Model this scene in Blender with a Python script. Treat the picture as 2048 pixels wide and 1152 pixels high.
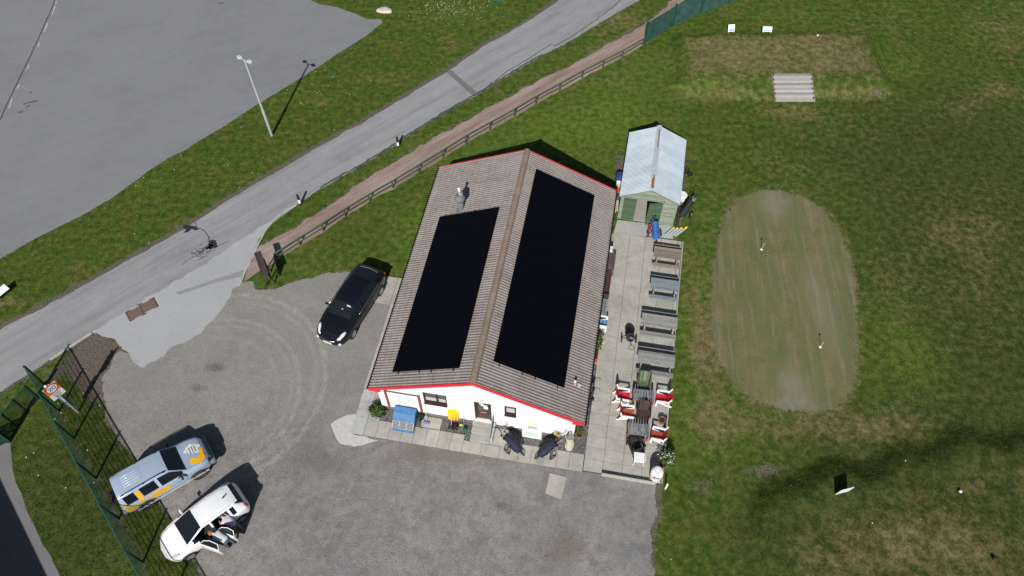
import bpy, bmesh, math, random
import numpy as np
from mathutils import Vector, Matrix, noise
random.seed(7)
RAD = math.radians
SC = bpy.context.scene
COL = SC.collection
for o in list(bpy.data.objects):
    bpy.data.objects.remove(o)

# ---------------------------------------------------------------- camera
cam_d = bpy.data.cameras.new('camera')
cam = bpy.data.objects.new('camera', cam_d)
COL.objects.link(cam)
PITCH, ROLL = 0.96874, -0.002635
_c, _s = math.cos(PITCH), math.sin(PITCH)
_f = Vector((0, _c, -_s)); _u = Vector((0, _s, _c)); _r = Vector((1, 0, 0))
_r2 = _r*math.cos(ROLL) + _u*math.sin(ROLL)
_u2 = -_r*math.sin(ROLL) + _u*math.cos(ROLL)
M = Matrix((_r2, _u2, -_f)).transposed().to_4x4()
M.translation = Vector((0, 0, 34.0))
cam.matrix_world = M
cam_d.sensor_width = 36.0
cam_d.lens = 1491.164/2048*36.0
cam_d.clip_start = 0.5
cam_d.clip_end = 6000
SC.camera = cam

# ---------------------------------------------------------------- light
SUN_EL = RAD(39.7)
SUN_DIR = Vector((-0.2185, -1.1875, 1.0)).normalized()   # towards the sun
w = bpy.data.worlds.new('World'); SC.world = w; w.use_nodes = True
nt = w.node_tree; nt.nodes.clear()
sky = nt.nodes.new('ShaderNodeTexSky'); sky.sky_type = 'NISHITA'; sky.sun_disc = False
sky.sun_elevation = SUN_EL
sky.sun_rotation = math.atan2(SUN_DIR.x, SUN_DIR.y)
bg = nt.nodes.new('ShaderNodeBackground'); bg.inputs[1].default_value = 0.05
wo = nt.nodes.new('ShaderNodeOutputWorld')
nt.links.new(sky.outputs[0], bg.inputs[0]); nt.links.new(bg.outputs[0], wo.inputs[0])
sd = bpy.data.lights.new('sun', 'SUN'); sd.energy = 5.0; sd.angle = RAD(0.5); sd.color = (1.0, 0.965, 0.92)
so = bpy.data.objects.new('sun', sd); COL.objects.link(so)
so.rotation_euler = (-SUN_DIR).to_track_quat('-Z', 'Y').to_euler()
so.location = (-20, -60, 60)
SC.view_settings.view_transform = 'Standard'; SC.view_settings.look = 'None'
SC.view_settings.exposure = 0.12; SC.view_settings.gamma = 1.0

# ---------------------------------------------------------------- materials
MATS = {}
class NT:
    def __init__(s, name):
        s.m = bpy.data.materials.new(name); s.m.use_nodes = True
        s.t = s.m.node_tree; s.t.nodes.clear()
        s.out = s.t.nodes.new('ShaderNodeOutputMaterial')
        s.b = s.t.nodes.new('ShaderNodeBsdfPrincipled')
        s.t.links.new(s.b.outputs[0], s.out.inputs[0])
        MATS[name] = s.m
    def n(s, typ, **kw):
        nd = s.t.nodes.new(typ)
        for k, v in kw.items(): setattr(nd, k, v)
        return nd
    def l(s, a, b): s.t.links.new(a, b)
    def val(s, x, sock):
        if isinstance(x, (int, float, tuple, list)):
            if isinstance(x, (tuple, list)) and len(x) == 3 and len(sock.default_value) == 4: x = tuple(x)+(1,)
            sock.default_value = x
        else: s.l(x, sock)
    def coord(s, kind='Object'):
        if not hasattr(s, '_tc'): s._tc = s.n('ShaderNodeTexCoord'); s._geo = s.n('ShaderNodeNewGeometry')
        return s._geo.outputs['Position'] if kind == 'World' else s._tc.outputs[kind]
    def mapping(s, vec, scale=(1, 1, 1), rot=(0, 0, 0), loc=(0, 0, 0)):
        m = s.n('ShaderNodeMapping'); s.l(vec, m.inputs[0])
        m.inputs[1].default_value = loc; m.inputs[2].default_value = rot; m.inputs[3].default_value = scale
        return m.outputs[0]
    def noise(s, vec, scale, detail=4, rough=.6, dist=0):
        n = s.n('ShaderNodeTexNoise'); s.l(vec, n.inputs['Vector'])
        n.inputs['Scale'].default_value = scale; n.inputs['Detail'].default_value = detail
        n.inputs['Roughness'].default_value = rough; n.inputs['Distortion'].default_value = dist
        return n.outputs[0]
    def vor(s, vec, scale, feature='F1', out=0):
        n = s.n('ShaderNodeTexVoronoi', feature=feature); s.l(vec, n.inputs['Vector'])
        n.inputs['Scale'].default_value = scale
        return n.outputs[out]
    def ramp(s, fac, stops, interp='LINEAR'):
        r = s.n('ShaderNodeValToRGB'); s.l(fac, r.inputs[0]); r.color_ramp.interpolation = interp
        e = r.color_ramp.elements
        while len(e) < len(stops): e.new(.5)
        for i, (p, c) in enumerate(stops):
            e[i].position = p
            if isinstance(c, (int, float)): c = (c, c, c)
            e[i].color = tuple(c)+(1,) if len(c) == 3 else c
        return r.outputs[0]
    def mix(s, fac, a, b, blend='MIX'):
        m = s.n('ShaderNodeMix', data_type='RGBA', blend_type=blend); m.clamp_result = False
        s.val(fac, m.inputs[0]); s.val(a, m.inputs[6]); s.val(b, m.inputs[7])
        return m.outputs[2]
    def math(s, op, a, b=0.0, clamp=False):
        m = s.n('ShaderNodeMath', operation=op, use_clamp=clamp); s.val(a, m.inputs[0]); s.val(b, m.inputs[1])
        return m.outputs[0]
    def sstep(s, x, lo, hi):
        m = s.n('ShaderNodeMapRange', interpolation_type='SMOOTHSTEP'); s.val(x, m.inputs[0])
        m.inputs[1].default_value = lo; m.inputs[2].default_value = hi
        return m.outputs[0]
    def nrm(s, x, k=2.6):
        """noise stretched to roughly -.5 .. .5"""
        return s.math('MULTIPLY', s.math('SUBTRACT', x, .5), k)
    def attr(s, name):
        return s.n('ShaderNodeAttribute', attribute_name=name).outputs['Fac']
    def bump(s, h, strength=.5, dist=.02):
        b = s.n('ShaderNodeBump'); s.l(h, b.inputs['Height']); b.inputs['Strength'].default_value = strength
        b.inputs['Distance'].default_value = dist
        s.l(b.outputs[0], s.b.inputs['Normal'])
    def color(s, c): s.val(c, s.b.inputs['Base Color'])
    def rough(s, r): s.val(r, s.b.inputs['Roughness'])
    def rnd(s):
        a = s.n('ShaderNodeObjectInfo').outputs['Random']
        if not hasattr(s, '_geo'): s.coord()
        b = s._geo.outputs['Random Per Island']
        return s.math('FRACT', s.math('ADD', a, b))

def mat(name, c, rough=.6, var=.15, scale=6, metal=0, bump=0, bscale=40, spec=.5, rand=0, coat=0, stretch=None):
    """plain surface with uneven tone, optional per-piece variation and fine relief"""
    if name in MATS: return MATS[name]
    n = NT(name); v = n.coord('Object')
    if stretch: v = n.mapping(v, stretch)
    f = n.noise(v, scale, 5, .65)
    lo = tuple(x*(1-var) for x in c); hi = tuple(min(1, x*(1+var)) for x in c)
    col = n.ramp(f, [(.25, lo), (.75, hi)])
    if rand:
        r = n.ramp(n.rnd(), [(0, 1-rand), (1, 1+rand)])
        col = n.mix(1, col, r, 'MULTIPLY')
    n.color(col)
    n.rough(n.ramp(n.noise(v, scale*2.3, 3), [(.3, max(.03, rough-.08)), (.7, min(1, rough+.08))]))
    n.b.inputs['Metallic'].default_value = metal
    n.b.inputs['Specular IOR Level'].default_value = spec
    if coat: n.b.inputs['Coat Weight'].default_value = coat; n.b.inputs['Coat Roughness'].default_value = .06
    if bump: n.bump(n.noise(v, bscale, 4, .7), bump, .01)
    return n.m

# ---------------------------------------------------------------- mesh helpers
class MB:
    """collects shapes; build() links them as ONE mesh object"""
    def __init__(s): s.v = []; s.f = []; s.mi = []; s.cur = 0; s.T = Matrix()
    def add(s, vs, fs):
        k = len(s.v)
        s.v += [tuple(s.T @ Vector(p)) for p in vs]
        s.f += [tuple(i+k for i in f) for f in fs]; s.mi += [s.cur]*len(fs)
    def box(s, c, d, rz=0, R=None, taper=1.0):
        x, y, z = d[0]/2, d[1]/2, d[2]/2
        pts = [Vector((sx*x*(taper if sz > 0 else 1), sy*y*(taper if sz > 0 else 1), sz*z)) for sz in (-1, 1) for sx, sy in ((-1, -1), (1, -1), (1, 1), (-1, 1))]
        Q = R if R else Matrix.Rotation(rz, 3, 'Z')
        s.add([tuple(Q @ p + Vector(c)) for p in pts], [(3, 2, 1, 0), (4, 5, 6, 7), (0, 1, 5, 4), (1, 2, 6, 5), (2, 3, 7, 6), (3, 0, 4, 7)])
        return s
    def bar(s, p0, p1, w, h, up=(0, 0, 1)):
        """rectangular bar from p0 to p1: w across, h along 'up'"""
        p0 = Vector(p0); p1 = Vector(p1); d = p1-p0
        if d.length < 1e-6: return s
        x = d.normalized(); y = Vector(up).cross(x)
        if y.length < 1e-4: y = Vector((0, 1, 0)).cross(x)
        if y.length < 1e-4: y = Vector((1, 0, 0)).cross(x)
        y.normalize(); z = x.cross(y)
        R = Matrix((x, y, z)).transposed()
        return s.box((p0+p1)/2, (d.length, w, h), R=R)
    def cyl(s, p0, p1, r0, r1=None, n=10, caps=True):
        r1 = r0 if r1 is None else r1
        p0 = Vector(p0); p1 = Vector(p1); d = (p1-p0)
        if d.length < 1e-6: return s
        q = d.to_track_quat('Z', 'Y').to_matrix()
        vs = []
        for p, r in ((p0, r0), (p1, r1)):
            for i in range(n):
                a = 2*math.pi*i/n
                vs.append(tuple(p + q @ Vector((math.cos(a)*r, math.sin(a)*r, 0))))
        fs = [(i, (i+1) % n, n+(i+1) % n, n+i) for i in range(n)]
        if caps: fs += [tuple(range(n-1, -1, -1)), tuple(range(n, 2*n))]
        s.add(vs, fs); return s
    def tube(s, pts, r, n=6, closed=False):
        pts = [Vector(p) for p in pts]; m = len(pts); rings = []
        prev = None; vs = []
        for i, p in enumerate(pts):
            if closed: t = pts[(i+1) % m]-pts[i-1]
            else: t = pts[min(i+1, m-1)]-pts[max(i-1, 0)]
            t.normalize()
            if prev is None: a = Vector((0, 0, 1)) if abs(t.z) < .9 else Vector((1, 0, 0))
            else: a = prev
            x = (a - t*a.dot(t)); x.normalize(); y = t.cross(x); prev = x
            rr = r[i] if isinstance(r, (list, tuple)) else r
            vs += [tuple(p + x*math.cos(2*math.pi*k/n)*rr + y*math.sin(2*math.pi*k/n)*rr) for k in range(n)]
        fs = []
        for i in range(m if closed else m-1):
            j = (i+1) % m
            fs += [(i*n+k, i*n+(k+1) % n, j*n+(k+1) % n, j*n+k) for k in range(n)]
        if not closed: fs += [tuple(range(n-1, -1, -1)), tuple((m-1)*n+k for k in range(n))]
        s.add(vs, fs); return s
    def lathe(s, prof, c=(0, 0, 0), n=16, R=None):
        """prof: (radius, z) from bottom to top"""
        vs = []
        for r, z in prof:
            for i in range(n):
                a = 2*math.pi*i/n
                p = Vector((r*math.cos(a), r*math.sin(a), z))
                if R: p = R @ p
                vs.append(tuple(p+Vector(c)))
        m = len(prof); fs = []
        for j in range(m-1):
            fs += [(j*n+i, j*n+(i+1) % n, (j+1)*n+(i+1) % n, (j+1)*n+i) for i in range(n)]
        fs += [tuple(range(n-1, -1, -1)), tuple((m-1)*n+i for i in range(n))]
        s.add(vs, fs); return s
    def prism(s, poly, z0, z1):
        n = len(poly)
        vs = [(x, y, z0) for x, y in poly]+[(x, y, z1) for x, y in poly]
        s.add(vs, [tuple(range(n-1, -1, -1)), tuple(range(n, 2*n))]+[(i, (i+1) % n, n+(i+1) % n, n+i) for i in range(n)])
        return s
    def face(s, pts): s.add(pts, [tuple(range(len(pts)))]); return s
    def mesh(s, name, mats, smooth=False):
        me = bpy.data.meshes.new(name); me.from_pydata(s.v, [], s.f)
        for m in (mats if isinstance(mats, (list, tuple)) else [mats]): me.materials.append(m)
        if len(me.materials) > 1: me.polygons.foreach_set('material_index', s.mi)
        if smooth: me.polygons.foreach_set('use_smooth', [True]*len(me.polygons))
        me.update()
        if smooth and smooth is not True: me.set_sharp_from_angle(angle=RAD(smooth))
        return me
    def build(s, name, mats, parent=None, smooth=False, bevel=0):
        return link(name, s.mesh(name, mats, smooth), parent, bevel)

def link(name, me, parent=None, bevel=0):
    o = bpy.data.objects.new(name, me); COL.objects.link(o)
    if parent: o.parent = parent
    if bevel:
        b = o.modifiers.new('bevel', 'BEVEL'); b.width = bevel; b.segments = 2; b.limit_method = 'ANGLE'
    return o
def tag(o, label, cat, group=None):
    o['label'] = label; o['category'] = cat
    if group: o['group'] = group
    return o
def thing(name, label, cat, loc=(0, 0, 0), rz=0, group=None, parent=None):
    o = bpy.data.objects.new(name, None); COL.objects.link(o); o.empty_display_size = .2
    o.location = tuple(loc) if len(loc) == 3 else (loc[0], loc[1], 0); o.rotation_euler = (0, 0, rz)
    return tag(o, label, cat, group)
def struct(o, kind='structure'):
    o['kind'] = kind; return o
def copy_tree(o, parent=None):
    c = o.copy(); COL.objects.link(c); c.parent = parent
    for ch in o.children: copy_tree(ch, c)
    return c
def nz(x, y, sc=1, seed=0): return noise.noise(Vector((x*sc+seed*17.3, y*sc-seed*9.1, seed*3.7)))

# clubhouse frame: u across the gable, v into the building
BO = Vector((-1.7542, 15.1884, 0)); BYAW = -0.181115
BA = Vector((math.cos(BYAW), math.sin(BYAW), 0)); BB = Vector((-math.sin(BYAW), math.cos(BYAW), 0))
def bw(u, v, z=0): return BO + BA*u + BB*v + Vector((0, 0, z))

# ================================================================ ground
def dens(poly, step, amp, seed=0, closed=True, sc=1.2):
    """subdivide a boundary and make it uneven"""
    out = []; n = len(poly)
    for i in range(n if closed else n-1):
        a = Vector(poly[i]).to_2d(); b = Vector(poly[(i+1) % n]).to_2d(); d = b-a
        k = max(1, int(d.length/step)); nrm = Vector((-d.y, d.x)).normalized() if d.length > 0 else Vector((0, 0))
        for j in range(k):
            p = a+d*(j/k)
            q = nz(p.x, p.y, sc, seed)*amp + nz(p.x, p.y, sc*5, seed+1)*amp*.45
            out.append((p.x+nrm.x*q, p.y+nrm.y*q))
    if not closed: out.append(tuple(poly[-1][:2]))
    return out
def sheet(name, poly, z, m):
    bm = bmesh.new()
    vs = [bm.verts.new((x, y, z)) for x, y in poly]
    f = bm.faces.new(vs); f.normal_update()
    if f.normal.z < 0: f.normal_flip()
    bmesh.ops.triangulate(bm, faces=[f])
    me = bpy.data.meshes.new(name); bm.to_mesh(me); bm.free(); me.materials.append(m)
    return struct(link(name, me))

ROAD_UP = [(-62, 8.2)] + [(-27.300, 20.702), (-26.948, 21.108), (-26.024, 21.740), (-24.150, 23.273), (-22.306, 24.874), (-19.929, 26.931), (-18.681, 28.145), (-17.238, 29.654), (-14.930, 31.843), (-12.199, 34.333), (-9.468, 36.744), (-6.396, 39.648), (-4.353, 41.591), (-1.880, 44.393), (1.002, 46.841), (3.634, 49.669)] + [(30, 78)]
ROAD_LO = [(-22.361, 20.593), (-20.323, 22.434), (-17.614, 24.859), (-15.258, 27.230), (-12.882, 29.481), (-11.680, 30.718), (-9.570, 32.498), (-7.347, 34.537), (-6.127, 35.802), (-3.947, 37.818), (-2.255, 39.182), (0.456, 41.730), (2.156, 43.220), (4.201, 44.816), (6.847, 47.228), (9.657, 49.643)] + [(33, 70.5)]
ROAD_LL = [(-62, 1.5)] + [(-26.639, 16.405), (-25.120, 17.772), (-24.550, 18.391), (-23.529, 19.407), (-22.361, 20.593)]
CARPARK = [(-33.166, 21.859), (-30.462, 24.518), (-29.154, 25.495), (-27.906, 26.682), (-26.425, 27.943), (-25.261, 28.898), (-24.260, 29.917), (-22.195, 32.671), (-20.525, 34.274), (-18.642, 36.311), (-16.952, 38.207), (-14.801, 40.544), (-11.497, 44.321), (-10.413, 45.500), (-9.439, 47.002), (-9.663, 47.417), (-10.620, 47.421), (-11.737, 48.144), (-12.974, 48.816), (-14.343, 49.252), (-15.584, 50.002)] + [(-16.5, 56), (-18, 75), (-75, 75), (-75, 30)]
APRON = [(-22.361, 20.593), (-21.877, 20.406), (-21.139, 20.158), (-20.466, 19.578), (-19.942, 19.127), (-19.494, 18.742), (-19.095, 18.331), (-18.851, 18.476), (-17.912, 19.540), (-16.572, 20.421), (-16.138, 21.200), (-15.748, 21.997), (-15.434, 23.346), (-15.157, 23.614), (-15.051, 24.399), (-14.724, 26.273), (-14.416, 27.563), (-13.872, 28.627), (-12.882, 29.481), (-15.258, 27.230), (-17.614, 24.859), (-20.323, 22.434)]
PATH_UP = [(-14.740, 26.056), (-12.655, 27.708), (-10.288, 30.068), (-9.298, 31.201), (-6.099, 34.045), (-4.615, 35.384), (-1.297, 38.001), (1.642, 40.428), (4.729, 42.616), (7.320, 44.859), (9.493, 46.512)] + [(13.5, 51), (24, 60)]
PATH_LO = [(-14.948, 23.885), (-14.363, 24.397), (-13.584, 25.056), (-12.277, 26.265), (-11.177, 27.216), (-8.423, 29.862), (-7.232, 30.703), (-5.741, 32.062), (-4.303, 33.338), (-2.912, 34.566), (-1.398, 35.784), (0.194, 36.991), (1.631, 38.233), (3.244, 39.460), (4.837, 40.775), (7.763, 42.927), (9.494, 44.402)] + [(14.4, 49.6), (25, 58.5)]
YARD = [(-15.171, 23.682), (-15.434, 23.346), (-15.885, 22.127), (-16.382, 21.328), (-16.867, 20.545), (-18.117, 19.722), (-19.133, 18.652), (-20.544, 19.488), (-20.918, 17.731), (-19.907, 15.254), (-18.101, 13.572), (-16.282, 11.407), (-14.579, 9.364), (-13.574, 8.118), (-12.502, 6.724)] + [(-9, 5), (6.6, 5.2)] + [(6.087, 8.069), (6.083, 8.855), (6.288, 9.929), (6.685, 11.043), (6.758, 12.104)] + [(6.0, 13.0), (-5.5, 15.4), (-6.2, 22.5)] + [(-6.851, 24.166), (-9.168, 24.587), (-10.438, 24.418), (-11.721, 24.010), (-13.115, 23.372), (-14.084, 23.375), (-14.425, 23.849)]
FOOT = [(-24.805, 14.251), (-24.399, 14.455), (-23.696, 12.916), (-23.278, 12.305), (-22.223, 10.957), (-21.344, 9.845), (-19.843, 8.155), (-18.697, 6.739)] + [(-24.5, 6.5), (-36, 14), (-34, 16)] + [(-26.092, 13.846)]
GREEN = [(14.092, 30.063), (13.434, 29.746), (12.672, 28.768), (11.985, 27.064), (11.360, 24.904), (10.829, 22.532), (10.536, 20.616), (10.593, 18.947), (11.128, 17.495), (12.151, 16.430), (13.306, 15.963), (14.499, 15.743), (15.776, 15.901), (16.799, 16.499), (17.520, 17.618), (18.139, 19.371), (18.630, 21.219), (19.126, 23.504), (19.334, 25.585), (19.166, 27.412), (18.657, 28.941), (17.706, 30.010), (16.305, 30.539), (15.106, 30.624)]
TEE_TOP = [(12.325, 44.369), (16.879, 44.573), (21.144, 44.667), (24.897, 44.540), (24.760, 40.271), (20.806, 40.236), (16.080, 40.204), (11.917, 40.322)]
MOUND = [(10.918, 5.758), (10.904, 7.890), (11.026, 9.407), (11.641, 10.508), (13.260, 11.232), (15.480, 11.925), (17.948, 12.513), (20.407, 12.942), (24.047, 13.423)] + [(60, 16), (60, 2), (20, 2)]

def pdist(X, Y, poly, closed=True):
    """distance to polyline; negative inside when closed"""
    P = np.array([p[:2] for p in poly], float); n = len(P)
    D = np.full(X.shape, 1e9); ins = np.zeros(X.shape, bool)
    for i in range(n if closed else n-1):
        a = P[i]; b = P[(i+1) % n]; d = b-a; L2 = (d*d).sum()+1e-12
        t = np.clip(((X-a[0])*d[0]+(Y-a[1])*d[1])/L2, 0, 1)
        D = np.minimum(D, np.hypot(X-a[0]-t*d[0], Y-a[1]-t*d[1]))
        if closed:
            c = ((a[1] > Y) != (b[1] > Y)) & (X < (b[0]-a[0])*(Y-a[1])/(b[1]-a[1]+1e-12)+a[0])
            ins ^= c
    return np.where(ins, -D, D) if closed else D
def sm(x): x = np.clip(x, 0, 1); return x*x*(3-2*x)
STEPS = [(17.528, 40.198), (20.221, 40.187), (19.993, 38.259), (17.396, 38.269)]
def ground_z(X, Y):
    dt = pdist(X, Y, TEE_TOP)
    wt = np.where(Y < 40.2, 1.75, 1.2)
    z = .65*(1-sm(np.maximum(dt, 0)/wt))
    dm = pdist(X, Y, MOUND)
    z = np.maximum(z, .60*(1-sm(np.maximum(dm+.25*np.sin(X*.8)+.2*np.sin(X*1.9+1), 0)/(1.6+.035*np.maximum(X-15, 0)))))
    und = .05*np.sin(X*.9+Y*.4)*np.sin(Y*.7-X*.3)+.03*np.sin(X*2.1-Y*1.3)
    far = sm((X-11.5)/3)*(1-sm((4-pdist(X, Y, GREEN))/3.5))
    return z + und*far*.8
def gz(x, y): return float(ground_z(np.array([float(x)]), np.array([float(y)]))[0])

xs = np.concatenate([[-3000, -1200, -500, -220, -120, -80], np.arange(-60, 60.01, .2), [80, 120, 220, 500, 1200, 3000]])
ys = np.concatenate([[-3000, -1200, -500, -200, -80, -30, -8], np.arange(3, 62.01, .2), [80, 120, 250, 600, 1500, 3000]])
X, Y = np.meshgrid(xs, ys)
Z = ground_z(X, Y)
ny, nx = X.shape
verts = np.stack([X.ravel(), Y.ravel(), Z.ravel()], 1)
idx = np.arange(nx*ny).reshape(ny, nx)
quads = np.stack([idx[:-1, :-1].ravel(), idx[:-1, 1:].ravel(), idx[1:, 1:].ravel(), idx[1:, :-1].ravel()], 1)
me = bpy.data.meshes.new('ground')
me.vertices.add(len(verts)); me.vertices.foreach_set('co', verts.ravel())
me.loops.add(quads.size); me.loops.foreach_set('vertex_index', quads.ravel().astype(np.int32))
me.polygons.add(len(quads)); me.polygons.foreach_set('loop_start', np.arange(0, quads.size, 4, dtype=np.int32))
me.polygons.foreach_set('loop_total', np.full(len(quads), 4, np.int32))
me.polygons.foreach_set('use_smooth', np.ones(len(quads), bool))
me.update()

def blob(pts, ang=0):
    """soft round patches: (x, y, radius x, radius y, strength)"""
    a = np.zeros(X.shape)
    for x, y, rx, ry, k in pts:
        a = a + k*np.exp(-((X-x)/rx)**2-((Y-y)/ry)**2)
    return a
dirt = np.zeros(X.shape)
def near(poly, wd, k=1.0, closed=False):
    global dirt
    dirt = np.maximum(dirt, k*(1-sm(np.abs(pdist(X, Y, poly, closed))/wd)))
near(ROAD_UP, .75, 1.0); near(ROAD_LL, .5, .8)
near(ROAD_LO[5:], .4, .5); near(PATH_UP, .55, .6)
near(YARD[15:24], .55, .85)
SOIL = [(-22.322, 20.469), (-21.460, 20.343), (-20.413, 19.488), (-19.779, 18.831), (-19.769, 17.728), (-20.069, 16.606), (-20.948, 16.609), (-22.324, 17.736), (-22.869, 18.605), (-23.631, 17.825)]
dirt = np.maximum(dirt, .95*(1-sm((pdist(X, Y, SOIL)+.2)/1.0)))
near([(-21.248, 14.472), (-19.527, 12.465), (-17.911, 10.579), (-16.342, 8.633), (-15.497, 7.542)], .35, .6)
near([(-18.817, 14.466), (-16.037, 11.266), (-13.683, 8.119)], .9, .5)
near(YARD[-8:], .35, .55)
soilb = blob([(8.759, 12.027) + (.95, .6, .50), (12.338, 12.989) + (1.2, .5, .56), (11.558, 12.623) + (.8, .35, .4), (9.535, 12.507) + (.6, .3, .4), (18.507, 14.620) + (.6, .28, .4),
              (7.208, 13.754) + (.3, 2.2, .3), (10.664, 32.003) + (.45, .9, .85), (6.851, 32.652) + (.4, 1.2, .95), (24.486, 39.029) + (.7, .5, .6), (18.809, 16.083) + (1.5, .7, .4), (7.438, 33.951) + (.3, 2, .4), (11.710, 18.943) + (.5, .5, .2), (-22.283, 19.194) + (2.2, .8, .5)])
dirt = np.maximum(dirt, np.clip(soilb, 0, 1))
dt = pdist(X, Y, TEE_TOP); dm = pdist(X, Y, MOUND); dg = pdist(X, Y, GREEN)
dry = np.clip(1.0*(1-sm((dt+.95)/1.9)), 0, 1)*.92
dry = np.maximum(dry, .5*np.exp(-((Y-38.9)/.7)**2)*sm((X-10.9)/1.5)*sm((26.2-X)/1.5))
dry = np.maximum(dry, .75*np.exp(-((X-18.8)/2.2)**2-((Y-37.4)/.8)**2))
dry = np.maximum(dry, .22*(1-sm(np.abs(dg-.7)/1.0))*sm((14.5-X)/2.5))
dry = np.maximum(dry, .5*(1-sm(np.abs(dg)/.55)))
dry = dry + blob([(10.009, 22.535) + (.7, 4.5, .5), (9.741, 18.801) + (1.0, 2.2, .5), (10.282, 15.701) + (1.9, .9, .45), (9.665, 14.906) + (1.1, 1.6, .5), (13.087, 14.897) + (3.5, .8, .35), (16.575, 15.150) + (3.6, .9, .45), (18.950, 14.880) + (2.4, .8, .35),
      (32.678, 39.496) + (1.5, .9, .75), (30.058, 37.784) + (1.6, .9, .6), (24.390, 23.826) + (4, 5, .3), (27.625, 27.384) + (2.5, 4, .32), (35.419, 45.939) + (3, 4, .45), (27.060, 47.143) + (3, 2, .35), (21.365, 36.161) + (3, 1.2, .25), (16.732, 32.616) + (2.5, 1.6, .35), (15.150, 8.967) + (2.0, 1.2, .42), (18.119, 9.389) + (3.0, 1.9, .5), (20.229, 8.531) + (3, 1.6, .42), (19.813, 11.168) + (2.6, .8, .25), (23.065, 12.571) + (2.5, 1, .35), (13.306, 8.548) + (1.4, 1, .4),
      (-12.789, 38.434) + (1.2, .5, .6), (-13.058, 24.635) + (1.8, .3, .5), (-9.158, 24.971) + (2.2, .3, .3), (7.960, 46.929) + (2.6, 1.6, .7), (5.572, 43.808) + (2.0, .8, .5), (2.638, 40.629) + (2, .5, .3), (3.622, 39.609) + (1.8, .8, .25), (-5.089, 44.406) + (1.6, .9, .3), (-19.467, 32.747) + (1.8, .7, .25), (-6.268, 46.114) + (2, .9, .25), (-9.002, 40.675) + (1.6, .7, .3), (-27.445, 22.489) + (1.4, .35, .9), (-24.611, 24.672) + (1.6, .4, .3), (-16.930, 31.063) + (1.5, .5, .3), (25.459, 27.019) + (1.5, 1, .3), (20.666, 22.501) + (1.2, 1.8, .35), (-5.312, 36.261) + (1.6, .5, .3), (-0.777, 39.626) + (1.5, .4, .3), (-9.280, 31.036) + (1.4, .35, .3), (6.060, 40.615) + (2.4, 1.1, .3)])
lush = blob([(10.476, 23.871) + (.6, 2.2, .6), (9.339, 20.620) + (.5, 1.4, .6), (20.461, 19.970) + (1.6, 1.9, .7), (20.445, 18.184) + (1.2, 1.2, .5), (18.191, 19.371) + (.7, 3, .3), (26.683, 42.100) + (1.6, 1.6, .7), (14.953, 42.682) + (1.3, 1.6, .5), (8.157, 16.524) + (.7, 1.2, .6), (8.065, 13.878) + (.7, 1.3, .5), (21.326, 47.762) + (3, 1.6, .4), (33.009, 44.249) + (1, 1, .4), (-4.532, 47.872) + (4, 2, .4), (-14.243, 39.179) + (2.5, .9, .4), (-22.135, 31.082) + (3, .8, .4), (4.129, 36.225) + (4, 1.2, .5), (-6.012, 28.254) + (1.0, 1.5, .4), (18.147, 21.220) + (.6, 4, .2), (9.989, 13.873) + (2, .8, .3), (-4.073, 37.674) + (3, .3, .3), (3.951, 32.663) + (2, 1, .3)])
lush = lush + blob([(-0.741, 34.424) + (6, 1.6, .6), (4.153, 36.693) + (5, 2.2, .75), (7.681, 39.593) + (3.5, 2.2, .6), (-5.927, 27.124) + (1.6, 2.6, .7), (-11.421, 24.978) + (4, 1.0, .6), (6.695, 35.754) + (2.0, 2.4, .5), (11.215, 28.967) + (1.6, 2.4, .5), (9.696, 19.397) + (1.0, 4.5, .4), (9.787, 15.703) + (3, 1.6, .45), (9.648, 42.169) + (2.4, 2, .5), (-1.499, 42.748) + (5, 1.2, .25)])
dark_turf = blob([(-19.5, 10, 3.0, 5.5, .75), (-22.5, 14, 2, 3, .5), (14, 9.5, 5, 3.5, .75), (20, 10, 6, 3, .6), (26, 22, 9, 12, .9), (28, 32, 7, 8, .8), (23, 12, 7, 5, .8), (-20, 11, 3.5, 5, .55), (17, 13.5, 4, 2.4, .4), (20, 34, 6, 3, .35), (35, 25, 10, 20, .6), (11.5, 9.5, 3, 3, .3)])  # areas where the grass itself is darker and more olive
for nm, a in (('dirt', dirt), ('dry', dry), ('lush', lush), ('coarse', dark_turf)):
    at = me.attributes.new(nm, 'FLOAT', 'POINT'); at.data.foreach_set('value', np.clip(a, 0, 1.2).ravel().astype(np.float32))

def grass_nodes(n, v):
    """uneven mown turf: clumps, blades and worn patches"""
    big = n.noise(v, .55, 4, .6)
    mid = n.noise(v, 2.6, 5, .65)
    fine = n.noise(n.mapping(v, (1, 1, 1), (0, 0, .5)), 11, 6, .72)
    blade = n.noise(v, 34, 5, .75)
    g = n.ramp(mid, [(.36, (.029, .056, .006)), (.5, (.050, .086, .011)), (.64, (.084, .118, .019))])
    g = n.mix(n.ramp(big, [(.46, 0), (.64, .6)]), g, n.ramp(mid, [(.38, (.066, .072, .013)), (.62, (.115, .110, .028))]))
    return g, big, mid, fine, blade
n = NT('turf'); v = n.coord('World')
g, big, mid, fine, blade = grass_nodes(n, v)
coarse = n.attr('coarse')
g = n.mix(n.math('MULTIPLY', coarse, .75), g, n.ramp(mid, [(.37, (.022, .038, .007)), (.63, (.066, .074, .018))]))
lushc = n.ramp(mid, [(.38, (.046, .088, .009)), (.62, (.105, .155, .022))])
g = n.mix(n.math('MULTIPLY', n.attr('lush'), .85, True), g, lushc)
dryf = n.sstep(n.math('ADD', n.attr('dry'), n.nrm(n.math('ADD', n.math('MULTIPLY', mid, .5), n.math('ADD', n.math('MULTIPLY', big, .3), n.math('MULTIPLY', fine, .2))), 2.6)), .1, 1.15)
dryc = n.ramp(mid, [(.36, (.118, .096, .040)), (.5, (.160, .124, .060)), (.64, (.210, .162, .088))])
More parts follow.
